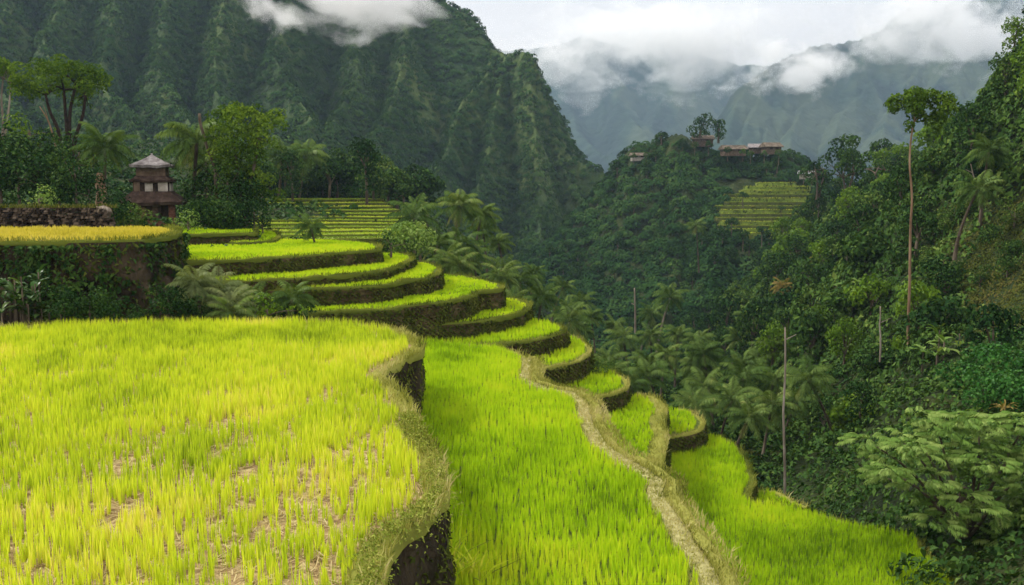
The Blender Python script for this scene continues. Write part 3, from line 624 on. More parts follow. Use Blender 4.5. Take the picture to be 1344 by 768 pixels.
# the knoll in the valley
kcrest = PL([(800, 300, 345), (812, 224, 330), (830, 196, 315), (870, 182, 305), (905, 184, 298), (935, 188, 295), (975, 196, 292), (1020, 201, 292), (1050, 216, 295), (1085, 240, 300), (1130, 262, 310), (1200, 280, 330)])
kspurs = [[(905, 184, 298), (903, 225, 282), (900, 270, 262), (893, 330, 236), (880, 390, 210), (865, 450, 182), (862, 480, 165)],
          [(850, 189, 310), (848, 240, 300), (856, 290, 288), (868, 350, 262), (872, 400, 235)],
          [(1010, 236, 276), (1012, 262, 258), (1015, 290, 241), (1020, 312, 230), (1010, 360, 212), (985, 420, 185), (970, 450, 165)],
          [(1060, 250, 275), (1075, 285, 250), (1085, 312, 232), (1080, 360, 200)],
          [(960, 240, 276), (955, 275, 256), (962, 310, 232), (945, 380, 205), (925, 440, 175)]]
klines = [(kcrest[:3], 1.7), (kcrest[2:5], 1.25), (kcrest[4:], .8)] + [(PL([(p_[0], p_[1] + (7 if i_ == 2 else 0), p_[2]) for p_ in s_]), (1.25, 1.2, .42, .55, .8)[i_]) for i_, s_ in enumerate(kspurs)]
def k_h(x, y):
    wx = (fbm(x / 30, y / 30, 3, 151) - .5) * 8; wy = (fbm(x / 30, y / 30, 3, 157) - .5) * 8
    h, lat = ridge_height(x + wx, y + wy, klines, 1.0); px = x / y * F + 672; sy = 240 - h / y * F
    soft = 1 - np.clip(np.minimum(np.minimum(px - 920, 1110 - px) / 20, np.minimum(sy - 225, 325 - sy) / 10), 0, 1)
    return h + soft * ((ridged(x / 13, y / 26, 3, 161) - .55) * 8 + (fbm(x / 4, y / 4, 3, 165) - .5) * 1.5)
X, D = polar_grid(560, 1320, 480, 150, 420, 260)
Z = np.maximum(k_h(X, D), -70)
tag(link('hill', mesh_np('hill', np.stack([X, D, Z], -1).reshape(-1, 3), grid_quads(*X.shape)), M['hill_ground']), 'wooded knoll with houses in the valley', None, None, 'structure')
KN = (X, D, Z)

# far mountains under the cloud
fm1 = PL([(1420, -190, 2700), (1330, -110, 2500), (1260, -40, 2350), (1215, 0, 2250), (1180, 22, 2150), (1130, 48, 2050), (1085, 58, 2000), (1040, 72, 1950), (1000, 100, 1850), (975, 130, 1780), (960, 160, 1700)])
fs = [[(1040, 72, 1950), (1010, 120, 1820), (985, 165, 1700), (960, 205, 1560)], [(1130, 48, 2050), (1095, 110, 1900), (1060, 155, 1760), (1030, 200, 1600)],
      [(1085, 58, 2000), (1055, 105, 1900), (1020, 160, 1750), (1000, 205, 1600)], [(1180, 22, 2150), (1150, 95, 1950), (1120, 145, 1800), (1085, 205, 1600)],
      [(1215, 0, 2250), (1200, 90, 2000), (1165, 160, 1750), (1140, 210, 1550)], [(1260, -40, 2350), (1260, 60, 2000), (1220, 150, 1750), (1190, 215, 1500)], [(1330, -110, 2500), (1340, 40, 2000), (1300, 150, 1700), (1280, 220, 1500)]]
fl = [(fm1, 1.0)] + [(PL(s_), 1.0) for s_ in fs]
def f_h(x, y, lines, sd):
    wx = (fbm(x / 260, y / 260, 3, sd) - .5) * 110; wy = (fbm(x / 260, y / 260, 3, sd + 5) - .5) * 110
    h, lat = ridge_height(x + wx * .6, y + wy * .6, lines, 1.0)
    r1 = ridged((x + wx) / 80, (y + wy) / 260, 4, sd + 9)
    return h + np.clip(lat / 40, .3, 1) * (r1 - .55) * 55 + (fbm(x / 25, y / 25, 4, sd + 13) - .5) * 14, r1
X, D = polar_grid(880, 1560, 300, 1300, 3300, 200)
Z, r_ = f_h(X, D, fl, 201); Z = np.maximum(Z, -40)
tag(link('far_mountain', mesh_np('far_mountain', np.stack([X, D, Z], -1).reshape(-1, 3), grid_quads(*X.shape), tint=np.clip(r_ + (fbm(X / 200, D / 200, 3, 5) - .5), 0, 1).ravel()), M['far_mountain']), 'blue hazed mountain with gullies rising into the cloud', None, None, 'structure')
fm2 = PL([(560, 60, 3000), (640, 70, 2950), (720, 62, 2900), (775, 45, 2850), (830, 60, 2850), (862, 50, 2850), (920, 75, 2900), (980, 85, 2950), (1060, 90, 3000), (1200, 60, 3100)])
fs2 = [[(720, 62, 2900), (735, 120, 2600), (760, 170, 2350), (790, 212, 2100)], [(775, 45, 2850), (800, 115, 2550), (835, 165, 2300), (850, 205, 2100)], [(862, 50, 2850), (880, 110, 2600), (860, 160, 2350)],
       [(980, 85, 2950), (960, 130, 2700), (930, 170, 2400), (900, 205, 2150)], [(640, 70, 2950), (690, 150, 2500), (720, 205, 2100)]]
X, D = polar_grid(520, 1250, 260, 1900, 3500, 160)
Z, r_ = f_h(X, D, [(fm2, .85)] + [(PL(s_), .8) for s_ in fs2], 301); Z = np.maximum(Z, -40)
tag(link('far_mountain', mesh_np('far_mountain', np.stack([X, D, Z], -1).reshape(-1, 3), grid_quads(*X.shape), tint=np.clip(r_ + (fbm(X / 200, D / 200, 3, 6) - .5), 0, 1).ravel()), M['far_mountain']), 'palest blue mountain behind the knoll with its top in cloud', None, None, 'structure')

# ------------------------------------------------------------------ plant builders
M['leaf_fern'] = leaf_mat('leaf_fern', [(0, (.05, .08, .025)), (.5, (.12, .16, .06)), (1, (.26, .30, .12))], .3, .2, .01, .45)
def gh(x, y): return float(ground_h(np.array([x]), np.array([y]))[0])

def frond(mb, base, az, el, length, droop, nl, ll, tint, w=.16, twist=0, rach=.02):
    t = np.linspace(0, 1, 9); c = np.cos(az), np.sin(az)
    ang = el - droop * t ** 1.3; ds = length / 8
    r = np.concatenate([[0], np.cumsum(np.cos(ang[:-1]) * ds)]); z = np.concatenate([[0], np.cumsum(np.sin(ang[:-1]) * ds)])
    pts = np.stack([base[0] + r * c[0], base[1] + r * c[1], base[2] + z], 1)
    mb.tube(pts, [rach, rach * .3], 3, min(1, tint + .15), cap=False)
    tt = np.linspace(.14, .985, nl); px_ = np.stack([np.interp(tt, t, pts[:, k]) for k in range(3)], 1)
    tg = np.gradient(px_, axis=0); tg = unit(tg); side = np.array([-c[1], c[0], 0.0]); upv = np.cross(tg, -side)
    prof = np.sin(np.pi * np.clip(tt, 0, 1) ** .8) ** .6 * .9 + .12
    for sgn in (-1, 1):
        lv = ll * prof * (.85 + .3 * rng.random(nl))
        dirv = unit(tg * .75 + side * sgn * (1.0) + upv * (.12 + .15 * rng.random((nl, 1)) + twist * sgn) + np.array([0, 0, -.25]) + rng.normal(size=(nl, 3)) * .06)
        b = px_; mid = b + dirv * (lv * .5)[:, None] + np.array([0, 0, .02]) ; tip = b + dirv * lv[:, None] - np.array([0, 0, 1]) * (lv * .32)[:, None]
        wv = tg * (lv * w * .5)[:, None]
        V = np.stack([b, mid + wv, tip, mid - wv], 1).reshape(-1, 3)
        mb.add(V, np.arange(nl * 4).reshape(-1, 4), tint=np.repeat(np.clip(tint + rng.normal(0, .08, nl), 0, 1), 4))

def palm_mesh(h, nf, fl, seed, young=False, dead=2):
    a = MB(); lean = rng.normal(0, .06, 2); t = np.linspace(0, 1, 9)
    pts = np.stack([lean[0] * h * t ** 1.8 * 2, lean[1] * h * t ** 1.8 * 2, -1.2 + (h + 1.2) * t], 1)
    a.tube(pts, [.17, .12, .10, .10], 7, .5)
    top = pts[-1]; c = MB()
    for k in range(nf):
        el = R(78) - R(95) * (k / nf) ** .9; az = k * 2.4 + rng.normal(0, .25)
        frond(c, top + np.array([0, 0, .05]), az, el, fl * (.8 + .35 * rng.random()), R(65) + R(50) * rng.random(), 26, fl * .26, .45 + .35 * rng.random() - .2 * (k / nf), twist=.1 * rng.normal())
    for k in range(dead):
        frond(c, top, rng.random() * 6.28, R(-35), fl * .8, R(50), 18, fl * .2, .96)
    return a.mesh('palm_trunk'), c.mesh('palm_crown')

def branchy(mb, base, tips, r0, tint=.5, wig=.12):
    for tp in tips:
        tp = np.asarray(tp, float); L_ = np.linalg.norm(tp - base); k = np.linspace(0, 1, 8)[:, None]
        pts = base + (tp - base) * k + np.array([0, 0, 1]) * (np.sin(np.pi * k) * L_ * .08) + np.c_[np.cumsum(rng.normal(0, wig * L_ * .12, (8, 2)), 0) * k, np.zeros(8)]
        mb.tube(pts, [r0, r0 * .6, r0 * .25], 6, tint)

def round_tree(h, cr, nlobe, dens, size, seed, flat=.8, vine=False):
    lob = []
    for k in range(nlobe):
        a = k * 2.399 + rng.normal(0, .3); rr = cr * math.sqrt((k + .5) / nlobe) * .78
        zt = h - cr * flat * .45 - (rr / cr) ** 2 * cr * flat * .75 + rng.normal(0, .18) * cr
        lob.append((rr * math.cos(a), rr * math.sin(a), zt, cr * (.34 + .2 * rng.random())))
    if vine:
        for k in range(vine):
            a = rng.random() * 6.28; q_ = rng.random(); lob.append((cr * .55 * math.cos(a), cr * .55 * math.sin(a), h * (.15 + .6 * q_), cr * (.28 + .15 * rng.random())))
    c = MB(); lobe_cards(c, lob, dens, size)
    a_ = MB(); a_.tube([(0, 0, -1.5), (.05 * cr, 0, h * .3), (0, .05 * cr, h * .62)], [.06 * cr + .06, .05 * cr + .03], 7)
    branchy(a_, np.array([0, .05 * cr, h * .5]), [(l[0] * .8, l[1] * .8, l[2]) for l in lob[:nlobe][::2]], .03 * cr + .03)
    return a_.mesh('tree_trunk'), c.mesh('tree_crown')

def put(pair, name, loc, rz, s, label, cat, group=None, trunk='bark', leaf='leaf_forest', sz=None):
    o = empty(name, loc, rz, s); tag(o, label, cat, group)
    if sz: o.scale = sz
    a = bpy.data.objects.new('trunk', pair[0]); b = bpy.data.objects.new('crown', pair[1])
    for x_, m_ in ((a, trunk), (b, leaf)):
        COL.objects.link(x_); x_.parent = o
        if not x_.data.materials: x_.data.materials.append(M[m_])
        elif x_.data.materials[0] != M[m_]:
            x_.material_slots[0].link = 'OBJECT'; x_.material_slots[0].material = M[m_]
    return o

# ------------------------------------------------------------------ far forest on the mountain (nobody could count it)
X, D, Z, tnt = M1
vis = visible(X, D, Z, 5.0)
dX = np.gradient(X, axis=0); dD = np.gradient(D, axis=1); gz0 = np.gradient(Z, axis=0) / dX; gz1 = np.gradient(Z, axis=1) / dD
area = np.abs(dX * dD) * np.sqrt(1 + np.clip(gz0 ** 2 + gz1 ** 2, 0, 9))
px, py = proj(np.stack([X, D, Z], -1).reshape(-1, 3)); px = px.reshape(X.shape); py = py.reshape(X.shape)
prob = area * vis * (px > -60) * (px < 900) * (py > -60) * (py < 620) * np.clip(1.8 - tnt * 1.1, .6, 1)
ids = rng.choice(X.size, 21000, p=(prob / prob.sum()).ravel())
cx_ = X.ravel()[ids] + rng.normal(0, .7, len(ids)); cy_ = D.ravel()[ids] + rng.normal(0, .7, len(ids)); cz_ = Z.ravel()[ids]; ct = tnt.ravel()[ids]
def grid_normals(X, D, Z):
    A = np.stack([np.gradient(X, axis=0), np.gradient(D, axis=0), np.gradient(Z, axis=0)], -1); B = np.stack([np.gradient(X, axis=1), np.gradient(D, axis=1), np.gradient(Z, axis=1)], -1)
    return unit(np.cross(A, B).reshape(-1, 3))
mn = grid_normals(X, D, Z)[ids]
def far_wood(cx, cy, cz, rad, nc, size, tint, name, mat, kind_label, spread=.12, tn=None):
    n = len(cx); u = unit(rng.normal(size=(n, nc, 3)).reshape(-1, 3)).reshape(n, nc, 3); u[:, :, 2] = np.abs(u[:, :, 2]) * 1.1 - .25
    rr = rad[:, None] * (.75 + .35 * rng.random((n, nc)))
    p = np.stack([cx, cy, cz + rad * .35], 1)[:, None] + u * rr[..., None] * np.array([1, 1, .95])
    nn = unit((u * .75 + (tn[:, None] * 1.0 if tn is not None else np.array([0, 0, .35])) + rng.normal(size=u.shape) * .3).reshape(-1, 3)); p = p.reshape(-1, 3)
    sz = np.repeat(rad * size, nc) * (.6 + .8 * rng.random(n * nc)); tt = np.repeat(np.clip(tint, 0, 1), nc) + rng.normal(0, spread * .7, n * nc)
    mb = MB(); cards(mb, p, nn, sz, np.clip(tt, 0, 1), .7, .1, .2)
    return tag(mb.build(name, M[mat]), kind_label, None, None, 'stuff')
rad = 1.15 + 1.3 * rng.random(len(ids)) ** 2
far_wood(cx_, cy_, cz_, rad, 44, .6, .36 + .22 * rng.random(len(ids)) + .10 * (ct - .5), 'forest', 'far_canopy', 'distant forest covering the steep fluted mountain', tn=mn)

# knoll forest mass
X, D, Z = KN; vis = visible(X, D, Z, 3.0)
px, py = proj(np.stack([X, D, Z], -1).reshape(-1, 3)); px = px.reshape(X.shape); py = py.reshape(X.shape)
gzv = ground_h(X, D); vis &= Z > gzv - 1
dX = np.gradient(X, axis=0); dD = np.gradient(D, axis=1)
field_zone = (px > 940 + np.clip(300 - py, 0, 70) * .35) & (px < 1092 - np.clip(300 - py, 0, 70) * .62) & (py > 240) & (py < 306)
prob = np.abs(dX * dD) * vis * (px > 640) * (px < 1240) * (py < 560) * (~field_zone) * np.where(py < 205, .4, 1)
ids = rng.choice(X.size, 2000, p=(prob / prob.sum()).ravel())
kx, ky, kz = X.ravel()[ids], D.ravel()[ids], Z.ravel()[ids]
far_wood(kx, ky, kz, 1.2 + 1.2 * rng.random(len(ids)), 90, .42, .12 + .45 * rng.random(len(ids)), 'forest', 'far_canopy', 'forest cover of the wooded knoll', tn=grid_normals(X, D, Z)[ids])
KP = prob

# ground cover on the near slopes
px, py = proj(np.stack([GX, GD, GZ], -1).reshape(-1, 3)); px = px.reshape(GX.shape); py = py.reshape(GX.shape)
vis = visible(GX, GD, GZ, 2.0)
garea = np.abs(np.gradient(GX, axis=0) * np.gradient(GD, axis=1)) * np.sqrt(1 + np.clip((np.gradient(GZ, axis=1) / np.gradient(GD, axis=1)) ** 2, 0, 6))
GV = vis & (px > -80) & (px < 1640) & (GD > 14) & (GD < 300) & (py < 900)
bx_, by_ = px, py
brown = GV & (((px > 1250 + 25 * np.sin(py * .06)) & (py > 275 + 18 * np.sin(px * .05)) & (py < 440) & (px > 1240 + (py - 360) * .25)) | ((px > 1195) & (px < 1232) & (py > 185) & (py < 235)) | ((px > 960) & (px < 1010) & (py > 590) & (py < 600)))
GN = grid_normals(GX, GD, GZ)
def cover(mask, n, s0, s1, name, mat, label, tint, hgt=.5, bias=1.0, asp=.6):
    pr = garea * mask / np.maximum(GD, 10) ** bias; ids = rng.choice(GX.size, n, p=(pr / pr.sum()).ravel())
    jx = GX.ravel()[ids]; jy = GD.ravel()[ids]; s = jy / 60
    x = jx + rng.normal(0, .012, n) * jy; y = jy * (1 + rng.normal(0, .008, n))
    lump = np.clip(fbm(x * .55, y * .4, 3, 91) * 2.2 - .75, 0, 1.3)
    z = ground_h(x, y) + lump * hgt * (.6 + rng.random(n) * .5)
    nn = unit(rng.normal(size=(n, 3)) * .5 + GN[ids])
    sz = (s0 + (s1 - s0) * rng.random(n)) * np.clip(s, .5, 2.2)
    mb = MB(); cards(mb, np.stack([x, y, z], 1), nn, sz, np.clip(tint + .8 * (fbm(x * .18, y * .18, 4, 93) - .5) + rng.normal(0, .15, n), 0, 1), asp, .1, .3)
    return tag(mb.build(name, M[mat]), label, None, None, 'stuff')
M['slope_grass'] = leaf_mat('slope_grass', [(0, (.028, .045, .010)), (.4, (.06, .082, .018)), (.7, (.10, .11, .027)), (1, (.15, .12, .045))], .2, 0)
cover(GV & ~brown & (px > 840), 150000, .28, .6, 'undergrowth', 'leaf_forest', 'dense undergrowth on the slope across the gorge', .42, 1.5)
cover(GV & ~brown & (px <= 840), 70000, .25, .55, 'undergrowth', 'leaf_dark', 'dense undergrowth below and behind the terraces', .5, 1.1)
cover(brown, 48000, .16, .42, 'slope_grass', 'slope_grass', 'olive brown grass on the open patch of the slope', .5, .3, asp=.35)

# ------------------------------------------------------------------ single trees on the slope across the gorge
RT = [round_tree(5.2, 2.1, 9, 9, .42, 1), round_tree(6.2, 2.0, 8, 9, .40, 2, 1.1, vine=8), round_tree(4.4, 2.4, 11, 9, .44, 3, .7), round_tree(7.4, 1.9, 9, 9, .38, 4, 1.2, vine=14),
      round_tree(3.2, 1.6, 7, 10, .36, 5, .9), round_tree(5.6, 2.5, 12, 8, .5, 6, .9, vine=5)]
ROT = [0, 1, 2, 3, 4, 5]
def scatter(mask, wgt, n_try, space, maxn):
    pr = garea * mask * wgt; pr = (pr / pr.sum()).ravel(); ids = rng.choice(GX.size, n_try, p=pr); got = []
    for i in ids:
        x, y = GX.ravel()[i] + rng.normal(0, .2), GD.ravel()[i] * (1 + rng.normal(0, .01)); r_ = space(y)
        if all((x - a) ** 2 + (y - b) ** 2 > r_ * r_ for a, b in got): got.append((x, y))
        if len(got) >= maxn: break
    return got
slope = GV & ~brown & (px > 850) & (px > 905 + np.clip(110 - GD, 0, 80) * 1.3)
keep_clear = ~((px > 1080) & (py > 560) & (GD < 34))
spots = scatter(slope & keep_clear & (GD > 27), 1 / GD ** .55, 5000, lambda y: 1.5 + .011 * y, 205)
for i, (x, y) in enumerate(spots):
    z = gh(x, y); k = int(rng.integers(0, 6)); s = (.62 + .5 * rng.random()) * np.interp(y, [25, 60, 150], [.55, .85, 1.25])
    lf = ['leaf_forest', 'leaf_forest', 'leaf_dark', 'leaf_forest', 'leaf_bright'][int(rng.integers(0, 5))] if y > 32 else 'leaf_forest'
    if y < 75 and rng.random() < .6: k = int(rng.choice([1, 3, 5]))
    put(RT[k], 'broadleaf_tree', (x, y, z - .3 - (.9 + 1.1 * rng.random()) * s), rng.random() * 6.28, s, 'leafy broadleaf tree crowded among others on the steep slope across the gorge', 'tree', 'broadleaf trees crowding the slope across the gorge', leaf=lf,
        sz=(s, s, s * (.85 + .4 * rng.random())))
# trees on the knoll
pr = (KP / KP.sum()).ravel(); kid = rng.choice(KN[0].size, 900, p=pr); got = []
for i in kid:
    x, y = KN[0].ravel()[i], KN[1].ravel()[i]
    if all((x - a) ** 2 + (y - b) ** 2 > 9 for a, b, c in got): got.append((x, y, KN[2].ravel()[i]))
    if len(got) >= 85: break
KT_ = [round_tree(5.0, 2.1, 7, 5, .6, 11), round_tree(6.2, 2.3, 8, 5, .6, 12, 1.1)]
for x, y, z in got:
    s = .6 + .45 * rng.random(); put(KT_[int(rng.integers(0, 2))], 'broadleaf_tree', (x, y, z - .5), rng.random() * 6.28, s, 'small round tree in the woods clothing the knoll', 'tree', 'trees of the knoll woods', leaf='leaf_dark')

# ------------------------------------------------------------------ palms
PM = [palm_mesh(5.5, 22, 2.3, 1), palm_mesh(6.8, 24, 2.5, 2), palm_mesh(4.2, 22, 2.2, 3), palm_mesh(7.8, 20, 2.2, 4, dead=4), palm_mesh(2.2, 20, 2.1, 5), palm_mesh(5.5, 15, 2.7, 6, dead=4), palm_mesh(6.8, 30, 2.0, 7, dead=1), palm_mesh(4.2, 17, 2.6, 8, dead=3)]
PALM_H = [5.5, 6.8, 4.2, 7.8, 2.2, 5.5, 6.8, 4.2]
def _tilt(o, a=.10):
    o.rotation_euler[0] = rng.normal(0, a); o.rotation_euler[1] = rng.normal(0, a); return o
def palm(px, d, k, s, label, group=None, top=None, leaf='leaf_palm', trunk='bark'):   # top: where the crown's heart stands
    h = PALM_H[k] * s; zt = P(px, top, d)[2]
    if group and k < 3 and rng.random() < .45: k = 5 + k; s *= .9 + .25 * rng.random()
    return _tilt(put(PM[k], 'palm_tree', ((px - 672) / F * d, d, zt - h), rng.random() * 6.28, s, label, 'palm', group, trunk=trunk, leaf=leaf))
G1 = 'palms crowding beside the upper terraces'; L1 = 'feathery palm crowding the slope beside the upper terraces'
for (a, b, d, k, s) in [(556, 296, 66, 0, .9), (560, 322, 58, 2, .8), (618, 262 + 20, 72, 1, .75), (640, 300, 80, 0, .85), (545, 275, 76, 2, .7), (600, 318, 64, 0, .85), (575, 345, 56, 4, .8), (632, 338, 66, 0, .8),
                        (660, 345, 72, 2, .85), (680, 372, 68, 0, .8), (645, 365, 60, 4, .8), (705, 395, 66, 2, .85), (612, 350, 56, 4, .75), (530, 325, 60, 4, .6), (690, 400, 58, 4, .8), (670, 325, 84, 1, .8)]:
    palm(a, d, k, s, L1, G1, top=b)
palm(590, 69, 1, .95, 'tallest palm standing above the others beside the upper terraces', top=272)
palm(416, 47.5, 4, .55, 'small young palm between the upper field and the far stepped paddies', top=301)
G2 = 'palms filling the floor of the gorge'; L2 = 'feathery palm among the palms filling the gorge below the terraces'
for (a, b, d, k, s) in [(745, 432, 70, 0, .8), (730, 410, 82, 2, .9), (770, 440, 74, 1, .75), (800, 470, 64, 2, .8), (785, 415, 95, 1, .9), (830, 445, 88, 0, .85), (845, 482, 66, 2, .8), (870, 470, 76, 0, .9), (880, 500, 60, 2, .8),
                        (905, 480, 74, 1, .85), (925, 505, 62, 0, .85), (945, 480, 72, 1, .9), (965, 500, 66, 0, .85), (950, 525, 56, 2, .8), (985, 480, 72, 0, .95), (1005, 500, 66, 2, .9), (1010, 465, 82, 1, .9), (920, 450, 90, 1, .95),
                        (960, 445, 96, 0, 1.0), (1000, 430, 104, 1, 1.0), (890, 440, 105, 0, 1.0), (815, 425, 110, 1, .9), (760, 395, 112, 0, .95), (725, 375, 118, 2, 1.0), (695, 360, 100, 0, .9), (975, 545, 50, 4, .8), (1030, 530, 56, 2, .8),
                        (900, 535, 54, 4, .8), (840, 510, 58, 4, .8), (790, 490, 58, 4, .8), (1040, 470, 80, 0, .9), (1060, 440, 90, 2, .9), (935, 540, 52, 4, .85), (860, 440, 100, 2, 1.0), (1010, 540, 52, 2, .75)]:
    palm(a, d, k, s, L2, G2, top=b)
palm(862, 118, 3, 1.35, 'tall pale trunked palm leaning out of the dark gorge', top=395, trunk='bark_pale')
palm(838, 128, 3, 1.25, 'tall slender palm standing deep in the gorge beside a dead pole', top=408, trunk='bark_pale')
palm(918, 205, 3, 1.3, 'lone palm raised above the woods below the knoll terraces', top=292)
palm(1075, 128, 0, .9, 'yellowing palm at the upper edge of the gorge woods', top=345, leaf='leaf_dry')
palm(1030, 118, 2, .85, 'half withered palm with drooping brown fronds above the gorge palms', top=378, leaf='leaf_dry')
palm(1118, 52, 3, .8, 'palm with grey hanging dead fronds on the slope across the gorge', top=478)
palm(1255, 62, 2, .9, 'palm under the ridge beside the dark tree clump', top=250)
palm(1285, 66, 0, .9, 'palm with wide dark fronds on the upper slope near the frame edge', top=200)
# bench palms round the pagoda
palm(133, 55, 0, 1.0, 'palm with heavy fronds beside the pagoda and the brown stump', top=195)
palm(255, 58, 1, 1.15, 'pale feathery coconut palm between the pagoda and the shade tree', top=190, leaf='leaf_palm')
palm(272, 61, 0, 1.0, 'second coconut palm half hidden behind the shade tree', top=210)
palm(388, 132, 1, 1.8, 'palm rising behind the shade tree towards the stepped paddies', top=206)
palm(362, 128, 0, 1.8, 'dark palm squeezed between shade tree and its neighbour palm', top=205)

# ------------------------------------------------------------------ trees round the pagoda
def lobe_tree(name, d, base_px, stems, lobes_px, label, leaf='leaf_bright', dens=14, size=.24, bark='bark', r0=.16, depth=.8, extra=None, seed_tint=.35):
    b = P(base_px[0], base_px[1], d); o = empty(name, b); tag(o, label, 'tree')
    lob = []
    for (a, c, rpx) in lobes_px:
        p = P(a, c, d) - b; r_ = rpx * d / F
        lob.append((p[0], rng.normal(0, depth), p[2], r_))
        if rpx > 10: lob.append((p[0] + rng.normal(0, .3), rng.normal(0, depth * 1.6), p[2] - r_ * .1, r_ * .85))
    c = MB(); lobe_cards(c, lob, dens * 2.4, size, seed_tint); c.build('crown', M[leaf], o)
    a_ = MB()
    for st in stems:
        pts = [P(x_, y_, d) - b for x_, y_ in st]; a_.tube(cat_rom(np.array(pts), .3), [r0, r0 * .75, r0 * .5], 7)
        tip = pts[-1]; near = sorted(lob, key=lambda l: (l[0] - tip[0]) ** 2 + (l[2] - tip[2]) ** 2)[:5]
        branchy(a_, np.array(tip), [(l[0], l[1] * .7, l[2]) for l in near], r0 * .45)
    a_.build('trunk', M[bark], o)
    return o
lobe_tree('shade_tree', 62, (88, 206), [[(84, 208), (76, 170), (66, 148), (60, 125)], [(89, 208), (88, 170), (86, 148), (84, 118)], [(93, 208), (100, 178), (109, 150), (112, 125)], [(90, 208), (91, 165), (93, 140), (100, 110)]],
          [(20, 118, 11), (32, 108, 15), (45, 98, 15), (58, 88, 13), (70, 92, 16), (84, 82, 13), (88, 98, 17), (102, 90, 14), (112, 102, 16), (124, 92, 11), (134, 104, 12), (143, 112, 7), (50, 118, 15), (75, 115, 14), (98, 118, 15), (120, 116, 12), (34, 126, 9), (100, 133, 9), (62, 108, 14), (112, 138, 4), (137, 116, 7), (40, 130, 6), (28, 96 + 12, 10)],
          'umbrella shaped tree on several bare dark stems above the bushes by the pagoda', leaf='leaf_mid', bark='dark_wood', size=.20, dens=16)
lobe_tree('shade_tree', 66, (3, 200), [[(3, 200), (4, 160), (2, 130), (4, 105)], [(6, 200), (8, 170), (12, 140), (14, 112)]],
          [(2, 84, 11), (12, 88, 11), (20, 92, 8), (-8, 90, 12), (4, 98, 9), (15, 100, 7), (-20, 96, 11), (-14, 84, 9)], 'slim tree with a pale trunk at the edge of the bench, cropped by the frame', leaf='leaf_mid', bark='bark_pale', size=.2, r0=.1, dens=16)
lobe_tree('shade_tree', 56, (322, 300), [[(322, 300), (318, 260), (312, 225), (308, 195)], [(324, 300), (326, 255), (334, 215), (338, 185)]],
          [(292, 156, 13), (305, 150, 14), (318, 148, 13), (330, 154, 15), (343, 156, 11), (354, 158, 13), (366, 162, 10), (377, 168, 7), (345, 170, 12), (284, 170, 12), (298, 172, 16), (314, 170, 17), (330, 175, 15), (296, 192, 14), (312, 195, 18), (328, 198, 15), (318, 218, 16), (306, 222, 13), (330, 225, 12), (310, 245, 14), (326, 248, 13), (281, 182, 8), (335, 190, 12), (300, 208, 12), (288, 205, 14), (342, 205, 14), (350, 185, 13), (338, 235, 15), (298, 240, 14), (345, 255, 14), (318, 262, 15), (360, 150, 12), (335, 146, 12), (312, 143, 11), (298, 146, 10)],
          'big leaning shade tree with a billowing crown beside the pagoda', leaf='leaf_mid', size=.20, dens=15, seed_tint=.6)
# dead leaning trunk in front of it
o = tag(empty('dead_tree', P(277, 285, 55.5)), 'bare dark dead trunk leaning in front of the coconut palm', 'dead tree')
a_ = MB(); b = P(277, 285, 55.5); a_.tube(cat_rom(np.array([P(x_, y_, 55.5) - b for x_, y_ in [(286, 300), (282, 225), (275, 205), (268, 180), (262.5, 160), (262, 149)]]), .3), [.13, .11, .09, .09], 7); a_.build('trunk', M['bark'], o)
a_ = MB(); branchy(a_, P(276, 208, 55.5) - b, [P(284, 190, 55.5) - b, P(270, 196, 55.5) - b], .04); a_.build('branch', M['bark'], o)
o = tag(empty('dead_tree', P(72, 200, 60)), 'thin pale bare trunk leaning towards the umbrella shaped tree', 'dead tree')
a_ = MB(); b = P(72, 200, 60); a_.tube(cat_rom(np.array([P(x_, y_, 60) - b for x_, y_ in [(76, 205), (70, 180), (63, 158), (52, 140)]]), .3), [.07, .05, .03], 6); a_.build('trunk', M['bark_tan'], o)
a_ = MB(); branchy(a_, P(63, 158, 60) - b, [P(58, 138, 60) - b], .03); a_.build('branch', M['bark_tan'], o)

SH = []
for k, (w_, h_, nl_, sz_) in enumerate([(1.7, 2.6, 12, .22), (2.1, 2.0, 13, .24), (1.4, 3.4, 13, .22), (1.2, 1.3, 8, .16)]):
    lob = [(rng.normal(0, w_ * .42), rng.normal(0, w_ * .4), h_ * (.2 + .62 * (j / nl_)) , w_ * (.34 + .16 * rng.random())) for j in range(nl_)]
    c = MB(); lobe_cards(c, lob, 15, sz_); a_ = MB(); a_.tube([(0, 0, -.6), (0, .05, h_ * .5)], [.09, .05], 6); branchy(a_, np.array([0, 0, h_ * .25]), [l[:3] for l in lob[::3]], .035)
    SH.append((a_.mesh('shrub_stem'), c.mesh('shrub_crown')))
def shrub(px, py, d, k, s, label, leaf='leaf_dark', group=None, name='shrub', sink=0.0):
    p = P(px, py, d); o = put(SH[k], name, (p[0], p[1], p[2] - sink), rng.random() * 6.28, s, label, 'shrub', group, leaf=leaf); return o
GB = 'dark bushes massed on the bench'; LB = 'dark leafy bush in the thicket behind the stone wall'
for (a, b, d, k, s) in [(-30, 270, 52, 2, 1.2), (2, 268, 50, 0, 1.1), (25, 262, 53, 2, 1.1), (18, 225, 57, 1, 1.1), (52, 258, 51, 0, 1.1), (78, 266, 52, 1, .95), (100, 262, 50, 2, .95), (-15, 225, 58, 0, 1.2), (50, 225, 58, 2, .9), (75, 235, 58, 0, 1.0), (118, 270, 50, 0, .8), (105, 235, 57, 2, 1.0)]:
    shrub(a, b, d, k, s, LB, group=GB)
GB2 = 'dark bushes under the big shade tree'; LB2 = 'dark leafy bush massed under the big leaning shade tree'
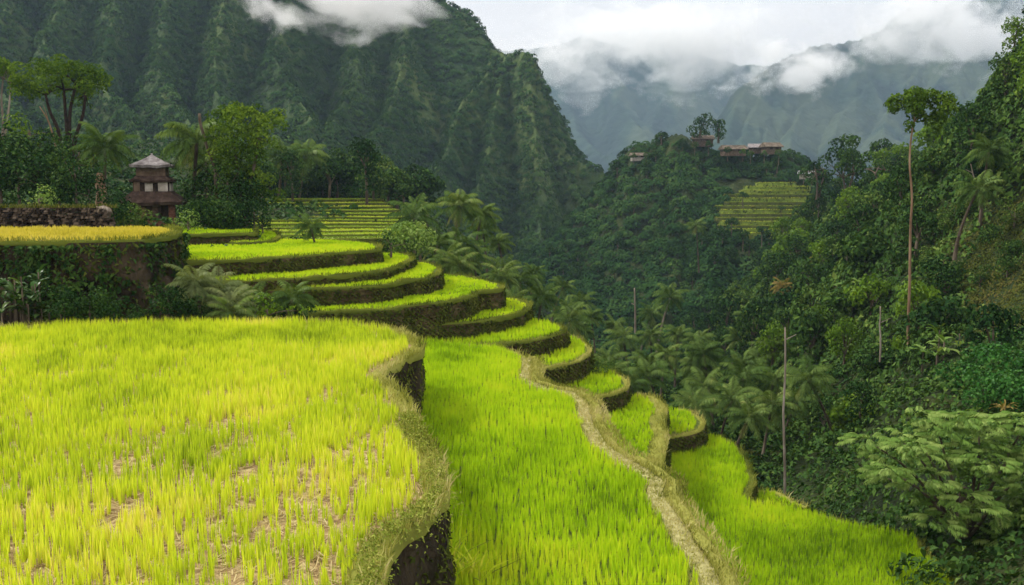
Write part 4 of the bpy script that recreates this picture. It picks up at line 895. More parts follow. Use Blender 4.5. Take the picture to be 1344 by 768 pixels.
for (a, b, d, k, s) in [(264, 302, 53, 0, .7), (276, 300, 54, 1, .85), (288, 304, 52, 0, .9), (304, 304, 51, 1, .7), (322, 303, 52, 0, .75), (334, 302, 53, 2, .6), (300, 270, 55, 2, .9), (278, 270, 57, 0, 1.0), (318, 262, 56, 1, .75), (316, 280, 54, 0, .8), (345, 303, 54, 3, .6)]:
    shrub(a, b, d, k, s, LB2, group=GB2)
GB3 = 'wooded rise behind the stepped paddies'; LB3 = 'rounded tree of the dark row behind the stepped paddies'
for i_, a in enumerate(np.linspace(345, 530, 20)):
    d = 134 + rng.normal(0, 5); y = 252 + rng.normal(0, 2); s = .9 + .4 * rng.random(); p = P(a, y + 6, d)
    put(RT[int(rng.integers(0, 6))], 'broadleaf_tree', (p[0], p[1], p[2] - 1.5), rng.random() * 6.28, s, LB3, 'tree', GB3, leaf='leaf_dark' if i_ % 3 else 'leaf_forest')
for i_, a in enumerate(np.linspace(395, 560, 14)):
    d = 152 + rng.normal(0, 5); s = 1.0 + .4 * rng.random(); p = P(a, np.interp(a, [395, 480, 560], [236, 240, 268]) + rng.normal(0, 3), d)
    put(RT[int(rng.integers(0, 6))], 'broadleaf_tree', (p[0], p[1], p[2] - 2), rng.random() * 6.28, s, LB3, 'tree', GB3, leaf='leaf_forest')
shrub(163, 302, 49, 1, .7, 'leafy bush crowding the foot of the pagoda on the wall side', 'leaf_forest')
shrub(150, 292, 47.5, 0, .7, 'bush tangled over the end of the stone wall', 'leaf_dark')
shrub(186, 308, 49, 3, .55, 'low dark bush right in front of the pagoda base', 'leaf_dark')
shrub(248, 304, 50, 3, .9, 'low fern like bush at the pagoda corner near the shade tree', 'leaf_pale')
shrub(52, 274, 46, 3, .9, 'pale grey green bush growing behind the stone wall', 'leaf_pale')
shrub(38, 190, 60, 3, 1.5, 'light green feathery bush on top of the thicket', 'leaf_bright')
shrub(513, 332, 46, 3, .8, 'dark bush behind the second terrace at its rounded end', 'leaf_dark')
shrub(532, 330, 50, 1, .8, 'pale leafy bush behind the rounded terrace ends', 'leaf_pale')

# the stumpy brown ruin trunk left of the pagoda
o = tag(empty('tree_stump', P(133, 262, 54)), 'tan broken tree stump under the palm beside the pagoda', 'stump')
a_ = MB(); a_.tube([(0, 0, -.5), (.05, 0, .5), (-.05, 0, 1.1), (0, 0, 1.6)], [.38, .3, .28, .16], 9); a_.build('trunk', M['bark_tan'], o)

# ------------------------------------------------------------------ pagoda
pd = 56.0; pb = P(204, 300, pd); U = pd / F
o = tag(empty('pagoda', pb, R(14)), 'small three roofed pagoda of brick and plaster among the trees', 'pagoda')
def zpix(y): return P(204, y, pd)[2] - pb[2]
def hip(name, y0, y1, half0, half1, mat, thick=.16, concave=.25, parent=o, fin=False):
    m_ = MB(); z0_, z1_ = zpix(y0), zpix(y1); nn = 9; ns = 24; V = []
    for k in range(nn + 1):
        f = k / nn; h = half0 + (half1 - half0) * f; z = z0_ + (z1_ - z0_) * (f * (1 - concave) + f * f * concave)
        for j in range(ns):
            sd_ = j // 6; u_ = (j % 6) / 6 * 2 - 1
            x_, y_ = [(u_, -1), (1, u_), (-u_, 1), (-1, -u_)][sd_]
            jag = rng.normal(0, .025) if k == 0 else rng.normal(0, .012); V.append((x_ * h, y_ * h, z + jag + (.05 * abs(u_) ** 3 if k == 0 else 0)))
    q_ = [(k * ns + j, k * ns + (j + 1) % ns, (k + 1) * ns + (j + 1) % ns, (k + 1) * ns + j) for k in range(nn) for j in range(ns)]
    nb_ = len(V)
    for j in range(ns): V.append((V[j][0] * .96, V[j][1] * .96, V[j][2] - thick))
    for j in range(ns): V.append((V[j][0] * .5, V[j][1] * .5, V[j][2] - thick * .4 + .1))
    q_ += [(nb_ + j, nb_ + (j + 1) % ns, (j + 1) % ns, j) for j in range(ns)] + [(nb_ + ns + j, nb_ + ns + (j + 1) % ns, nb_ + (j + 1) % ns, nb_ + j) for j in range(ns)]
    q_ += [(nn * ns, nn * ns + 1, nn * ns + 2, nn * ns + 3)]
    m_.add(V, q_)
    return m_.build(name, M[mat], parent, smooth=False)
r1 = hip('roof', 217, 203.5, 28 * U / 1.12, .06, 'thatch_grey')
fm_ = MB(); fm_.tube([(0, 0, zpix(204)), (0, 0, zpix(201.5))], [.09, .05], 8); fm_.build('finial', M['thatch_grey'], r1)
hip('roof', 237, 229, 29 * U / 1.12, .75, 'thatch', thick=.14)
hip('roof', 265, 251, 44 * U / 1.12, 1.1, 'thatch', thick=.2, concave=.15)
def storey(y0, y1, half, mat, name='storey_wall'):
    m_ = MB(); m_.box((0, 0, (zpix(y0) + zpix(y1)) / 2), (2 * half, 2 * half, zpix(y1) - zpix(y0)), taper=.97); return m_.build(name, M[mat], o, smooth=False)
storey(236, 214, .86, 'plaster_brown'); s2_ = storey(252, 235, 1.05, 'dark_wood'); s3_ = storey(300, 262, 1.14, 'plaster_brown')
for (xa, xb, mt, yy) in [(-.98, -.62, 'plaster_brown', 0), (-.34, .12, 'plaster', 0), (.42, .98, 'plaster', 0)]:
    m_ = MB(); m_.box(((xa + xb) / 2, -1.08, (zpix(251) + zpix(239)) / 2), (xb - xa, .08, zpix(239) - zpix(251)), taper=1); m_.build('wall_panel', M[mt], o, smooth=False)
m_ = MB(); m_.box((1.08, -.2, (zpix(251) + zpix(239)) / 2), (.08, 1.3, zpix(239) - zpix(251))); m_.build('wall_panel', M['plaster'], o, smooth=False)
for (xx, mt, y1) in [(-1.2, 'plaster_brown', 264), (-.5, 'brick', 268), (.25, 'plaster_brown', 266), (1.2, 'brick', 264)]:
    m_ = MB(); hh_ = zpix(y1) - zpix(297)
    for k in range(9):
        m_.box((xx + rng.normal(0, .015), -1.28 + rng.normal(0, .015), hh_ * (k + .5) / 9), (.36 + rng.normal(0, .02), .36, hh_ / 9 - .015))
    m_.build('pillar', M[mt], o, smooth=False)
m_ = MB(); m_.box((.74, -1.15, zpix(280)), (.4, .08, zpix(268) - zpix(296))); m_.build('door', M['dark_wood'], o, smooth=False)
m_ = MB()
for k in range(4):
    for j in range(11): m_.box((-1.25 + j * .25 + (.12 if k % 2 else 0), -1.52 + rng.normal(0, .02), .08 + k * .14), (.23, .16, .125), rng.normal(0, .03))
m_.build('base', M['brick'], o, smooth=False)

# dry stone wall behind the golden field
xa, xb = P(-120, 300, 40.5)[0], P(152, 300, 40.5)[0]; zb_ = -2.35; zt_ = P(75, 273, 40.5)[2]
m_ = MB(); x = xa; course = 13; hc = (zt_ - zb_) / course
for k in range(course):
    x = xa + rng.random() * .2
    while x < xb - (.05 * k):
        l_ = .07 + .20 * rng.random() ** 1.6
        m_.box((x + l_ / 2, 40.5 + rng.normal(0, .09) + .03 * k, zb_ + hc * (k + .5) + rng.normal(0, .015)), (l_ * .95, .5, hc * (.75 + .45 * rng.random())), rng.normal(0, .12), rng.random(), .8); x += l_
wl = m_.build('stone_wall', M['stone'], None, smooth=False); tag(wl, 'low brown dry stone wall at the back of the golden field', 'wall', None, 'thing')
m_ = MB(); n = 1500; xx = xa + (xb - xa) * rng.random(n); pos = np.stack([xx, 40.7 + rng.normal(0, .15, n), zt_ + np.zeros(n)], 1)
blades(m_, pos, .08 + .16 * rng.random(n), .03, .7, rng.random(n)); m_.build('grass_cap', M['moss'], wl)
o = tag(empty('dead_frond', P(128, 276, 40)), 'pale dead palm frond drooping over the end of the stone wall', 'dead frond')
m_ = MB(); frond(m_, (0, 0, .1), R(-15), R(25), .85, R(95), 14, .25, .95, w=.25); m_.build('leaflets', M['bark_pale'], o)
m_ = MB(); m_.tube([(0, 0, -.1), (.1, 0, .12), (-.05, 0, .15)], [.03, .03], 6); m_.build('stalk', M['bark_pale'], o)

# ------------------------------------------------------------------ plants at the golden terrace's wall and in the gully
def paddle(mb, base, az, el, length, width, droop, tint):
    t = np.linspace(0, 1, 9); ang = el - droop * t ** 1.4; ds = length / 8; c = np.cos(az), np.sin(az)
    r_ = np.concatenate([[0], np.cumsum(np.cos(ang[:-1]) * ds)]); z = np.concatenate([[0], np.cumsum(np.sin(ang[:-1]) * ds)])
    wv = width * .5 * np.sin(np.pi * np.clip((t - .18) / .82, 0, 1) ** .75) ** .8 + .012
    mid = np.stack([base[0] + r_ * c[0], base[1] + r_ * c[1], base[2] + z], 1); side = np.array([-c[1], c[0], 0])
    Lf = mid + side * wv[:, None] + np.array([0, 0, 1]) * (wv * .35 + rng.normal(0, .012, 9))[:, None]; Rt = mid - side * wv[:, None] + np.array([0, 0, 1]) * (wv * .35 + rng.normal(0, .012, 9))[:, None]
    V = np.vstack([Lf, mid, Rt]); q_ = [(i, i + 1, 9 + i + 1, 9 + i) for i in range(8)] + [(9 + i, 9 + i + 1, 18 + i + 1, 18 + i) for i in range(8)]
    mb.add(V, q_, tint=tint + rng.normal(0, .04))
def banana(px, py, d, s, n_, label, leaf='leaf_banana', L0=.95, W0=.3, cat='banana plant', name='banana_plant', hgt=1.0, spread=.25):
    b = P(px, py, d); o = tag(empty(name, b, 0, s), label, cat)
    st = MB(); c = MB()
    for k in range(max(3, n_ // 6)):
        x_, y_ = rng.normal(0, spread), rng.normal(0, spread); h_ = hgt * (.12 + .95 * rng.random()); st.tube([(x_, y_, -.8), (x_, y_, h_)], [.04, .025], 6)
        for j in range(6): paddle(c, (x_, y_, h_ * (.35 + .65 * rng.random())), rng.random() * 6.28, R(65) - R(50) * rng.random(), L0 * (.6 + .6 * rng.random()), W0 * (.7 + .5 * rng.random()), R(35) + R(65) * rng.random(), .3 + .6 * rng.random())
    c.build('foliage', M[leaf], o); st.build('stem', M['bark'], o); return o
banana(22, 408, 29.2, .8, 84, 'big leaved dark plant growing against the golden terrace wall', hgt=1.6, spread=.6, L0=.62, W0=.24)
banana(55, 422, 29.0, .75, 54, 'lower big leaved plant with drooping leaves at the golden terrace wall', hgt=1.0, spread=.4, L0=.6)
banana(-12, 420, 29.0, .9, 30, 'big leaved plant cut off by the frame at the golden terrace wall', hgt=1.6, spread=.5, L0=.75)
for (a, b, d, k, s, lab) in [(262, 372, 31.5, 4, .55, 'tree fern with arching fronds at the corner of the overgrown wall'), (300, 385, 31.8, 4, .62, 'pale tree fern in the middle of the gully below the curved terraces'), (282, 402, 30.5, 4, .5, 'low fern clump filling the gully near the overgrown wall'),
                             (335, 398, 32, 4, .48, 'silvery fern in the gully beside the upright palm seedling'), (368, 392, 32.5, 4, .5, 'upright palm seedling at the gully end of the fourth terrace'), (318, 412, 30.5, 4, .5, 'dark low fern at the edge of the yellow field')]:
    x = (a - 672) / F * d; zt = P(a, b, d)[2]
    put(PM[k], 'tree_fern', (x, d, zt - 2.2 * s), rng.random() * 6.28, s, lab, 'fern', leaf='leaf_palm' if 'dark' in lab or 'upright' in lab else 'leaf_fern')
for (a, b, s) in [(85, 405, .8), (118, 412, .75), (150, 418, .7), (222, 402, .8), (240, 418, .75), (185, 425, .6)]:
    shrub(a, b + 12, 28.9 if a < 200 else 29.8, 0, s * .55, 'leafy creeper bush climbing the overgrown wall of the golden terrace', 'leaf_dark', 'creeper bushes on the golden terrace wall')
shrub(350, 425, 31, 3, .8, 'yellow green leafy bush in the gully below the fourth terrace', 'leaf_bright')
shrub(385, 428, 33, 1, .5, 'dark bush closing the gully at the left end of the fifth terrace'.replace('left end', 'hidden end'), 'leaf_dark')
shrub(795, 497, 38.5, 0, .38, 'bush growing from the wall end of the seventh terrace', 'leaf_forest')

# ------------------------------------------------------------------ single trees on and below the far side
lobe_tree('emergent_tree', 56, (1193, 462), [[(1193, 462), (1192, 430), (1194, 370), (1195, 300), (1197, 260), (1194, 215), (1196, 180), (1200, 160)]],
          [(1180, 134, 13), (1193, 127, 14), (1208, 126, 14), (1222, 127, 13), (1235, 133, 13), (1246, 141, 10), (1176, 143, 8), (1198, 142, 13), (1215, 143, 13), (1231, 147, 12), (1240, 155, 9), (1190, 164, 7), (1199, 171, 6), (1222, 159, 9), (1210, 153, 9), (1228, 170, 6)],
          'very tall tree with a bare tan trunk and small spreading crown on the far slope', bark='bark_tan', r0=.10, size=.24, dens=20, depth=.6, leaf='leaf_mid')
for (bx, by, d, lob, lab) in [((1108, 0)[0], 268, 165, [(1095, 190, 10), (1110, 185, 11), (1122, 190, 9), (1100, 202, 12), (1118, 204, 12), (1132, 212, 9), (1088, 212, 10), (1106, 218, 12), (1126, 224, 10), (1085, 228, 8)], 'airy wide crowned tree at the saddle below the hazy mountain'),
                              (1072, 262, 175, [(1070, 218, 9), (1062, 226, 9), (1078, 228, 10), (1086, 236, 9), (1066, 240, 9), (1080, 248, 9)], 'rounded grey green tree at the saddle beside the airy wide tree'),
                              (1150, 262, 150, [(1150, 205, 9), (1160, 215, 10), (1145, 222, 9), (1158, 232, 11), (1170, 225, 9), (1150, 245, 10), (1168, 245, 10), (1178, 215, 8)], 'tree standing between the saddle and the very tall emergent tree')]:
    lobe_tree('broadleaf_tree', d, (bx, by), [[(bx, by), (bx + 1, by - 18), (bx - 1, by - 34)], [(bx + 2, by), (bx + 7, by - 22), (bx + 12, by - 38)]], lob, lab, leaf='leaf_forest', size=.55, dens=2.6, r0=.28, depth=1.6, bark='bark')
lobe_tree('broadleaf_tree', 290, (918, 190), [[(918, 190), (919, 175), (922, 165)]], [(908, 170, 7), (916, 160, 8), (926, 155, 8), (932, 163, 8), (920, 172, 9), (910, 178, 6), (930, 176, 7)], 'tall dark broad tree crowning the knoll', leaf='leaf_dark', size=.8, dens=1.2, r0=.5, depth=2)
lobe_tree('broadleaf_tree', 288, (943, 188), [[(943, 188), (943, 175), (943, 166)]], [(941, 163, 6), (946, 162, 6), (944, 172, 8), (942, 179, 7), (948, 177, 5)], 'dark upright tree next to the broad one crowning the knoll', leaf='leaf_dark', size=.8, dens=1.2, r0=.45, depth=1.5)
lobe_tree('broadleaf_tree', 286, (868, 190), [[(868, 190), (868, 180)]], [(865, 180, 6), (872, 178, 6), (868, 186, 7)], 'round tree at the shoulder of the knoll crest', leaf='leaf_dark', size=.8, dens=1.2, r0=.35, depth=1.5)

def pole(px, y0, y1, d, r_, label, mat='bark_pale', lean=4, stubs=1):
    b = P(px, y1, d); o = tag(empty('dead_tree', b), label, 'dead tree'); top = P(px + lean, y0, d) - b; a_ = MB()
    k = np.linspace(0, 1, 9)[:, None]; pts = top * k; pts[:, 0] += np.cumsum(rng.normal(0, .03, 9)); pts[0, 2] -= .6
    a_.tube(pts, [r_, r_ * .85, r_ * .6], 6); a_.build('trunk', M[mat], o)
    for j in range(stubs):
        f = .55 + .4 * rng.random(); p = top * f; m_ = MB(); m_.tube([p, p + np.array([rng.choice([-1, 1]) * (.3 + .5 * rng.random()), rng.normal(0, .2), .25])], [r_ * .5, r_ * .25], 5); m_.build('branch', M[mat], o)
pole(1031, 430, 644, 42, .06, 'tallest thin pale bare trunk rising behind the lowest green field', lean=1)
pole(1157, 402, 462, 52, .055, 'pale bare trunk standing just beside the very tall tree', lean=-1)
pole(834, 378, 432, 120, .14, 'short pale dead pole deep in the gorge', lean=0)
pole(1287, 215, 262, 66, .06, 'slanting bare trunk under the skyline trees of the steep slope', lean=-14)

# big pale leaved tree in the lower corner
bd = 25.5; b = P(1272, 740, bd); o = tag(empty('broadleaf_tree', b), 'pale feathery leaved tree spreading over the gorge in the lower corner', 'tree')
c = MB(); cl = []
lobs = [(1150, 590, 16), (1172, 572, 18), (1195, 580, 20), (1215, 556, 20), (1240, 566, 24), (1262, 552, 22), (1290, 558, 24), (1318, 548, 24), (1344, 556, 26), (1370, 560, 26), (1180, 610, 20), (1205, 620, 22), (1232, 600, 26), (1262, 590, 26), (1295, 592, 28), (1330, 590, 28), (1215, 650, 22), (1240, 640, 24), (1190, 648, 14), (1268, 630, 26), (1300, 628, 26), (1340, 625, 28), (1222, 680, 18), (1250, 672, 22), (1280, 668, 22), (1320, 665, 24), (1370, 610, 28), (1355, 660, 26), (1138, 598, 8), (1300, 700, 20), (1340, 705, 24)]
for (a, bb, rp) in lobs:
    p = P(a, bb, bd) - b; r_ = rp * bd / F; yo = rng.normal(0, .7) - .5 * (bb < 600)
    for k in range(int(9 + rp * .75)):
        u = unit(rng.normal(size=(1, 3)))[0]; u[2] = abs(u[2]) * .9 - .1; q0 = np.array([p[0], yo, p[2]]) + u * r_ * np.array([.9, 1.3, .6]); az = math.atan2(u[1], u[0]) + rng.normal(0, .5)
        frond(c, q0, az, R(25) * rng.random(), .34 + .3 * rng.random(), R(35) + R(30) * rng.random(), 9, .17, .25 + .6 * rng.random(), w=.5, rach=.006)
    cl.append((p[0], yo, p[2], r_))
lobe_cards(c, [(x_, y_ + .3, z_ - r_ * .3, r_ * .9) for x_, y_, z_, r_ in cl], 26, .13)
c.build('crown', M['leaf_pale'], o)
a_ = MB(); tr = cat_rom(np.array([P(x_, y_, bd + .5) - b for x_, y_ in [(1278, 790), (1272, 730), (1262, 690), (1266, 640)]]), .2); a_.tube(tr, [.30, .26, .20, .12], 9)
branchy(a_, tr[len(tr) // 2], [(l[0], l[1], l[2]) for l in cl[::2]], .07); a_.build('trunk', M['bark'], o)
GBr = 'dark shrubs under the pale feathery tree'
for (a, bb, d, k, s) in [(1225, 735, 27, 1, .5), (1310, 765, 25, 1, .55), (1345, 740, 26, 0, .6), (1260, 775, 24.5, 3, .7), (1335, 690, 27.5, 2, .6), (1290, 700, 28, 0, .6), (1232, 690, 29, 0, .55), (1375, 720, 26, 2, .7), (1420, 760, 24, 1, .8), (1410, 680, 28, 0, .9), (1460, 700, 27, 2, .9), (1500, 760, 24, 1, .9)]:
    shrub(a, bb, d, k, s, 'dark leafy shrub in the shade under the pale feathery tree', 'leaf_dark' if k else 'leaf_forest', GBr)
GBs = 'bright shrubs on the corner slope'
for (a, bb, d, k, s) in [(1300, 505, 42, 1, .95), (1335, 520, 38, 0, .9), (1265, 520, 43, 1, .8), (1325, 480, 45, 1, .9), (1290, 535, 37, 0, .7), (1350, 545, 35, 1, .8)]:
    shrub(a, bb, d, k, s, 'bright green shrub on the slope just above the pale feathery tree', 'leaf_vivid', GBs)
banana(1318, 540, 33, .62, 24, 'orange brown spiky plant above the pale feathery tree', leaf='leaf_dry', L0=.8, W0=.07, cat='spiky plant', name='spiky_plant', hgt=.3, spread=.1)
banana(1228, 470, 50, 1.25, 36, 'shiny big leaved plant on the slope beside the very tall trunk', L0=.8, W0=.24, hgt=1.5, spread=.4, leaf='leaf_pale')
# grass tufts under the yellow field's bank
for (px_, py_, zz, s, lab) in [(585, 735, zm, 1.0, 'broad bladed grass tuft at the foot of the dark bank'), (560, 775, zm, 1.2, 'larger grass tuft at the very foot of the dark bank'), (612, 762, zm, .8, 'yellowish weed tuft between bank and green rice')]:
    p = PZ(px_, py_, zz); o = tag(empty('grass_tuft', p), lab, 'grass tuft'); n = 70
    m_ = MB(); pos = rng.normal(0, .14, (n, 3)); pos[:, 2] = 0; blades(m_, pos, s * (.35 + .45 * rng.random(n)), .035, .75, np.clip(rng.normal(.55, .2, n), 0, 1)); m_.build('blade_cluster', M['rice_green' if s > .9 else 'rice_ripe'], o)
    m_ = MB(); n = 20; pos = rng.normal(0, .1, (n, 3)); pos[:, 2] = 0; blades(m_, pos, .4 * s + .2 * rng.random(n), .03, 1.2, rng.random(n)); m_.build('dry_blade', M['bund'], o)

# ------------------------------------------------------------------ knoll: stepped paddies and houses
KG = 'stepped paddies on the face of the knoll'
for k in range(14):
    f = k / 13; y = 306 - 66 * f; d = 232 + 42 * f
    pl_ = np.interp(y, [240, 252, 262, 280, 300, 306], [992, 962, 944, 940, 955, 968]) + rng.normal(0, 4); pr_ = np.interp(y, [240, 256, 275, 300, 306], [1040, 1070, 1086, 1096, 1098]) + rng.normal(0, 3)
    z = P(1000, y, d)[2]; e = [((px_ - 672) / F * d, d - 2.2 * math.sin((px_ - 935) / 155 * math.pi) + .8 * math.sin(px_ * .09 + k), z) for px_ in np.linspace(pl_, pr_, 9)]
    e = [((pl_ - 4 - 672) / F * (d + 3), d + 3, z)] + e + [((pr_ + 4 - 672) / F * (d + 3), d + 3, z)]
    nm = 'of a distant stepped paddy on the knoll face'
    brighter = k in (0, 1, 3, 6, 9, 11, 12, 13)  # these steps get brighter rice, soil and bank colours
    crop = dict(h=.28, sp=.9, nb=4, w=.16, mat='rice_far', inset=.7, tint=.75 if brighter else .35)
    terrace(e, z, 1.5, None, dict(wall='dark bank ' + nm, field='field ' + nm, rice='rice ' + nm), crop, hidden_xy=[((pr_ - 672) / F * (d + 8), d + 8), ((pl_ - 672) / F * (d + 8), d + 8)], rim_w=.6, rim_h=.1, soil='paddy_far' if brighter else 'paddy_dull', wall_mat='bank_far' if brighter else 'bank_green', moss=2,
            rim_mat='bund_green', rim_tint=.35, tuft=(.25, .1, 4), step=1.5, world=True, moss_size=1.0, group=KG)
GBg = 'shrubs on the open grassy patch'
for (a, bb, s) in [(1240, 300, .7), (1270, 285, .6), (1260, 350, .6), (1300, 320, .7), (1330, 300, .8), (1290, 380, .6), (1325, 365, .7), (1250, 400, .6), (1340, 420, .7), (1310, 430, .6), (1275, 435, .6), (1225, 345, .6), (1335, 340, .6)]:
    pp_ = P(a, bb, 60); dd = 40.0
    while dd < 90 and gh((a - 672) / F * dd, dd) < P(a, bb, dd)[2]: dd += .5
    x_ = (a - 672) / F * dd; o = put(SH[int(rng.integers(0, 4))], 'shrub', (x_, dd, gh(x_, dd) - .3), rng.random() * 6, s, 'small bush dotted over the open grassy patch of the steep slope', 'shrub', GBg, leaf='leaf_forest')
for (a, bb, d, s) in [(1048, 290, 232, .55), (1025, 276, 240, .5), (975, 262, 248, .7), (1068, 295, 230, .6), (960, 300, 226, .8), (1000, 312, 222, .8), (1040, 314, 222, .7), (1078, 310, 224, .8), (975, 318, 220, .8)]:
    p = P(a, bb + 6, d - 4); put(KT_[0], 'broadleaf_tree', (p[0], p[1], p[2]), rng.random() * 6, s, 'small dark tree standing among the stepped paddies of the knoll', 'tree', 'trees among the knoll paddies', leaf='leaf_dark')

def hut(px, py, d, wid, dep, hw, hr, rz, label, roof='tan_roof', wall='plaster_brown', cat='house', windows=2):
    b = P(px, py, d); b[2] -= .4; o = tag(empty('house', b, R(rz)), label, cat)
    m_ = MB(); m_.box((0, 0, hw / 2 - .5), (wid, dep, hw + 1)); m_.build('wall', M[wall], o, smooth=False)
    ov = .6; m_ = MB(); x_, y_ = wid / 2 + ov, dep / 2 + ov
    V = [(-x_, -y_, hw - .15), (x_, -y_, hw - .15), (x_, y_, hw - .15), (-x_, y_, hw - .15), (-x_ * .96, 0, hw + hr), (x_ * .96, 0, hw + hr)]
    V += [(v[0], v[1], v[2] - .18) for v in V]
    m_.add(V, [(0, 1, 5, 4), (2, 3, 4, 5), (0, 6, 7, 1), (2, 8, 9, 3), (6, 10, 11, 7), (8, 11, 10, 9)] , [(1, 2, 5), (3, 0, 4), (7, 11, 8), (9, 10, 6)]); m_.build('roof', M[roof], o, smooth=False)
    for j in range(windows):
        xx = (j + .5) / windows * wid * .8 - wid * .4; m_ = MB(); m_.box((xx, -dep / 2 - .03, hw * .52), (min(.9, wid / windows * .5), .08, hw * .4)); m_.build('window', M['dark_wood'], o, smooth=False)
hut(962, 199, 284, 7, 4, 1.3, 1.1, 6, 'longest brown roofed house on the crest of the knoll')
hut(995, 196, 290, 5.5, 3.6, 1.1, 1.1, -8, 'tan roofed house next to the longest one on the knoll crest', 'thatch_grey')
hut(1012, 197, 286, 5, 4, 1.6, 1.2, 12, 'small tan hut at the falling end of the knoll crest')
hut(922, 187, 292, 6, 4, 1.6, 1.1, 0, 'low brown hut under the tall dark trees of the knoll', 'tan_roof')
hut(838, 206, 302, 4.8, 3, 1.0, .8, 4, 'lone tan hut on the shoulder of the knoll', 'tan_roof', 'plaster')
hut(1058, 229, 262, 3.6, 3, .8, .7, -20, 'white metal roofed shed half hidden at the saddle', 'tin', 'plaster')

for (a, bb, d, s) in [(955, 203, 276, .55), (975, 204, 276, .5), (1003, 206, 276, .5), (1022, 208, 274, .6), (930, 196, 282, .6), (912, 196, 284, .55), (848, 208, 292, .5), (832, 208, 292, .45), (1055, 233, 255, .6), (1066, 235, 254, .5), (985, 207, 272, .5)]:
    p = P(a, bb, d); put(KT_[1], 'broadleaf_tree', (p[0], p[1], p[2] - 1.2), rng.random() * 6, s, 'little tree screening the foot of a house on the knoll crest', 'tree', 'little trees before the knoll houses', leaf='leaf_forest')

# ------------------------------------------------------------------ cloud and haze
def cloud(name, c0, size, dens, nscale, thr, label, seed, aniso=.3, soft=.5, rz=0, emph=1.9):
    me = bpy.data.meshes.new(name); V = [(x_, y_, z_) for x_ in (-1, 1) for y_ in (-1, 1) for z_ in (-1, 1)]
    me.from_pydata(V, [], [(0, 1, 3, 2), (4, 6, 7, 5), (0, 4, 5, 1), (2, 3, 7, 6), (0, 2, 6, 4), (1, 5, 7, 3)]); o = link(name, me)
    o.location = c0; o.scale = size; o.rotation_euler = (0, 0, rz); tag(o, label, None, None, 'stuff')
    m, nt, N, L = new_mat(name); me.materials.append(m)
    tc = N.new('ShaderNodeTexCoord'); ge = N.new('ShaderNodeNewGeometry')
    ln = N.new('ShaderNodeVectorMath'); ln.operation = 'LENGTH'; L.new(tc.outputs['Object'], ln.inputs[0])
    fall = N.new('ShaderNodeMapRange'); fall.inputs['From Min'].default_value = soft * .4; fall.inputs['From Max'].default_value = 1.0; fall.inputs['To Min'].default_value = .75; fall.inputs['To Max'].default_value = -1.15; L.new(ln.outputs['Value'], fall.inputs['Value'])
    mp = N.new('ShaderNodeVectorMath'); mp.operation = 'MULTIPLY_ADD'; mp.inputs[1].default_value = (1, 1, 1.5); mp.inputs[2].default_value = (seed * 37.0, seed * 11.0, 0)
    L.new(ge.outputs['Position'], mp.inputs[0])
    nz = N.new('ShaderNodeTexNoise'); nz.inputs['Scale'].default_value = nscale; nz.inputs['Detail'].default_value = 6; nz.inputs['Roughness'].default_value = .6; nz.inputs['Distortion'].default_value = .4; L.new(mp.outputs[0], nz.inputs['Vector'])
    s1 = N.new('ShaderNodeMath'); s1.operation = 'MULTIPLY_ADD'; s1.inputs[1].default_value = 2.6 * emph; s1.inputs[2].default_value = -1.3 * emph - thr; L.new(nz.outputs['Fac'], s1.inputs[0])
    ad = N.new('ShaderNodeMath'); ad.operation = 'ADD'; L.new(s1.outputs[0], ad.inputs[0]); L.new(fall.outputs[0], ad.inputs[1])
    cl_ = N.new('ShaderNodeMapRange'); cl_.inputs['From Min'].default_value = 0; cl_.inputs['From Max'].default_value = .6; cl_.inputs['To Max'].default_value = dens; L.new(ad.outputs[0], cl_.inputs['Value'])
    v = N.new('ShaderNodeVolumePrincipled'); v.inputs['Color'].default_value = (1, 1, 1, 1); v.inputs['Anisotropy'].default_value = aniso; L.new(cl_.outputs[0], v.inputs['Density'])
    ou = N.new('ShaderNodeOutputMaterial'); L.new(v.outputs[0], ou.inputs['Volume'])
    return o
def cl_at(px, py, d, hw, hh, depth): p = P(px, py, d); return tuple(p), (hw * d / F, depth, hh * d / F)
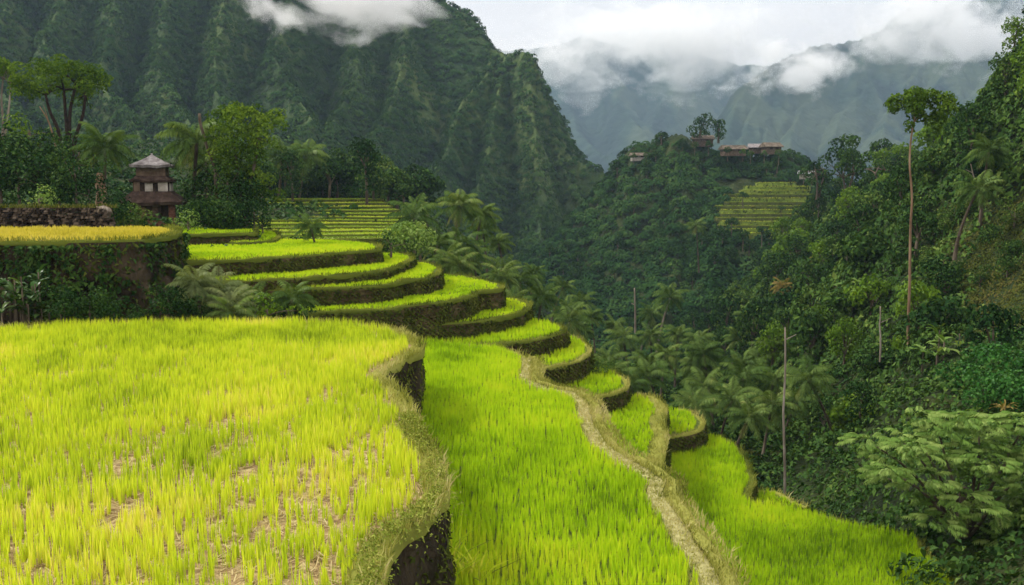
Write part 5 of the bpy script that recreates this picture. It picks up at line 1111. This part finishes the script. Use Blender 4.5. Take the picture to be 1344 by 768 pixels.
CLOUDS = True
if CLOUDS:
    a, s_ = cl_at(452, -4, 415, 185, 100, 45); cloud('cloud', a, s_, .11, .030, -.06, 'white cloud resting against the fluted mountain', 1, emph=1.7)
    a, s_ = cl_at(850, 55, 1950, 340, 100, 170); cloud('cloud', a, s_, .05, .0075, -.12, 'long bank of white cloud hiding the far ridge', 2)
    a, s_ = cl_at(1055, 88, 1480, 130, 56, 90); cloud('cloud', a, s_, .06, .013, .0, 'bright low cloud drifting before the far mountain', 3)
    a, s_ = cl_at(1235, 40, 1650, 210, 100, 130); cloud('cloud', a, s_, .04, .011, .02, 'torn cloud wrapping the far summit', 4)
me = bpy.data.meshes.new('haze'); x0, x1, y0_, y1_, zz0, zz1 = -4200, 5600, -60, 3700, -75, 1250
me.from_pydata([(x_, y_, z_) for x_ in (x0, x1) for y_ in (y0_, y1_) for z_ in (zz0, zz1)], [], [(0, 1, 3, 2), (4, 6, 7, 5), (0, 4, 5, 1), (2, 3, 7, 6), (0, 2, 6, 4), (1, 5, 7, 3)])
hz = link('haze', me); tag(hz, 'thin bluish valley haze', None, None, 'stuff')
m, nt, N, L = new_mat('haze'); me.materials.append(m)
v = N.new('ShaderNodeVolumePrincipled'); v.inputs['Color'].default_value = (.50, .68, .90, 1); v.inputs['Density'].default_value = .000145; v.inputs['Anisotropy'].default_value = .0
ou = N.new('ShaderNodeOutputMaterial'); L.new(v.outputs[0], ou.inputs['Volume'])

for ob in bpy.data.objects:
    if ob.name.startswith('terrace_wall'): ob['kind'] = 'thing'
sc.cycles.max_bounces = 10; sc.cycles.diffuse_bounces = 3; sc.cycles.glossy_bounces = 1; sc.cycles.transmission_bounces = 4; sc.cycles.volume_bounces = 4
sc.cycles.volume_step_rate = 3.0; sc.cycles.volume_max_steps = 128
sc.cycles.use_denoising = True; sc.cycles.denoiser = 'OPENIMAGEDENOISE'; sc.cycles.denoising_input_passes = 'RGB_ALBEDO_NORMAL'; sc.cycles.denoising_prefilter = 'FAST'
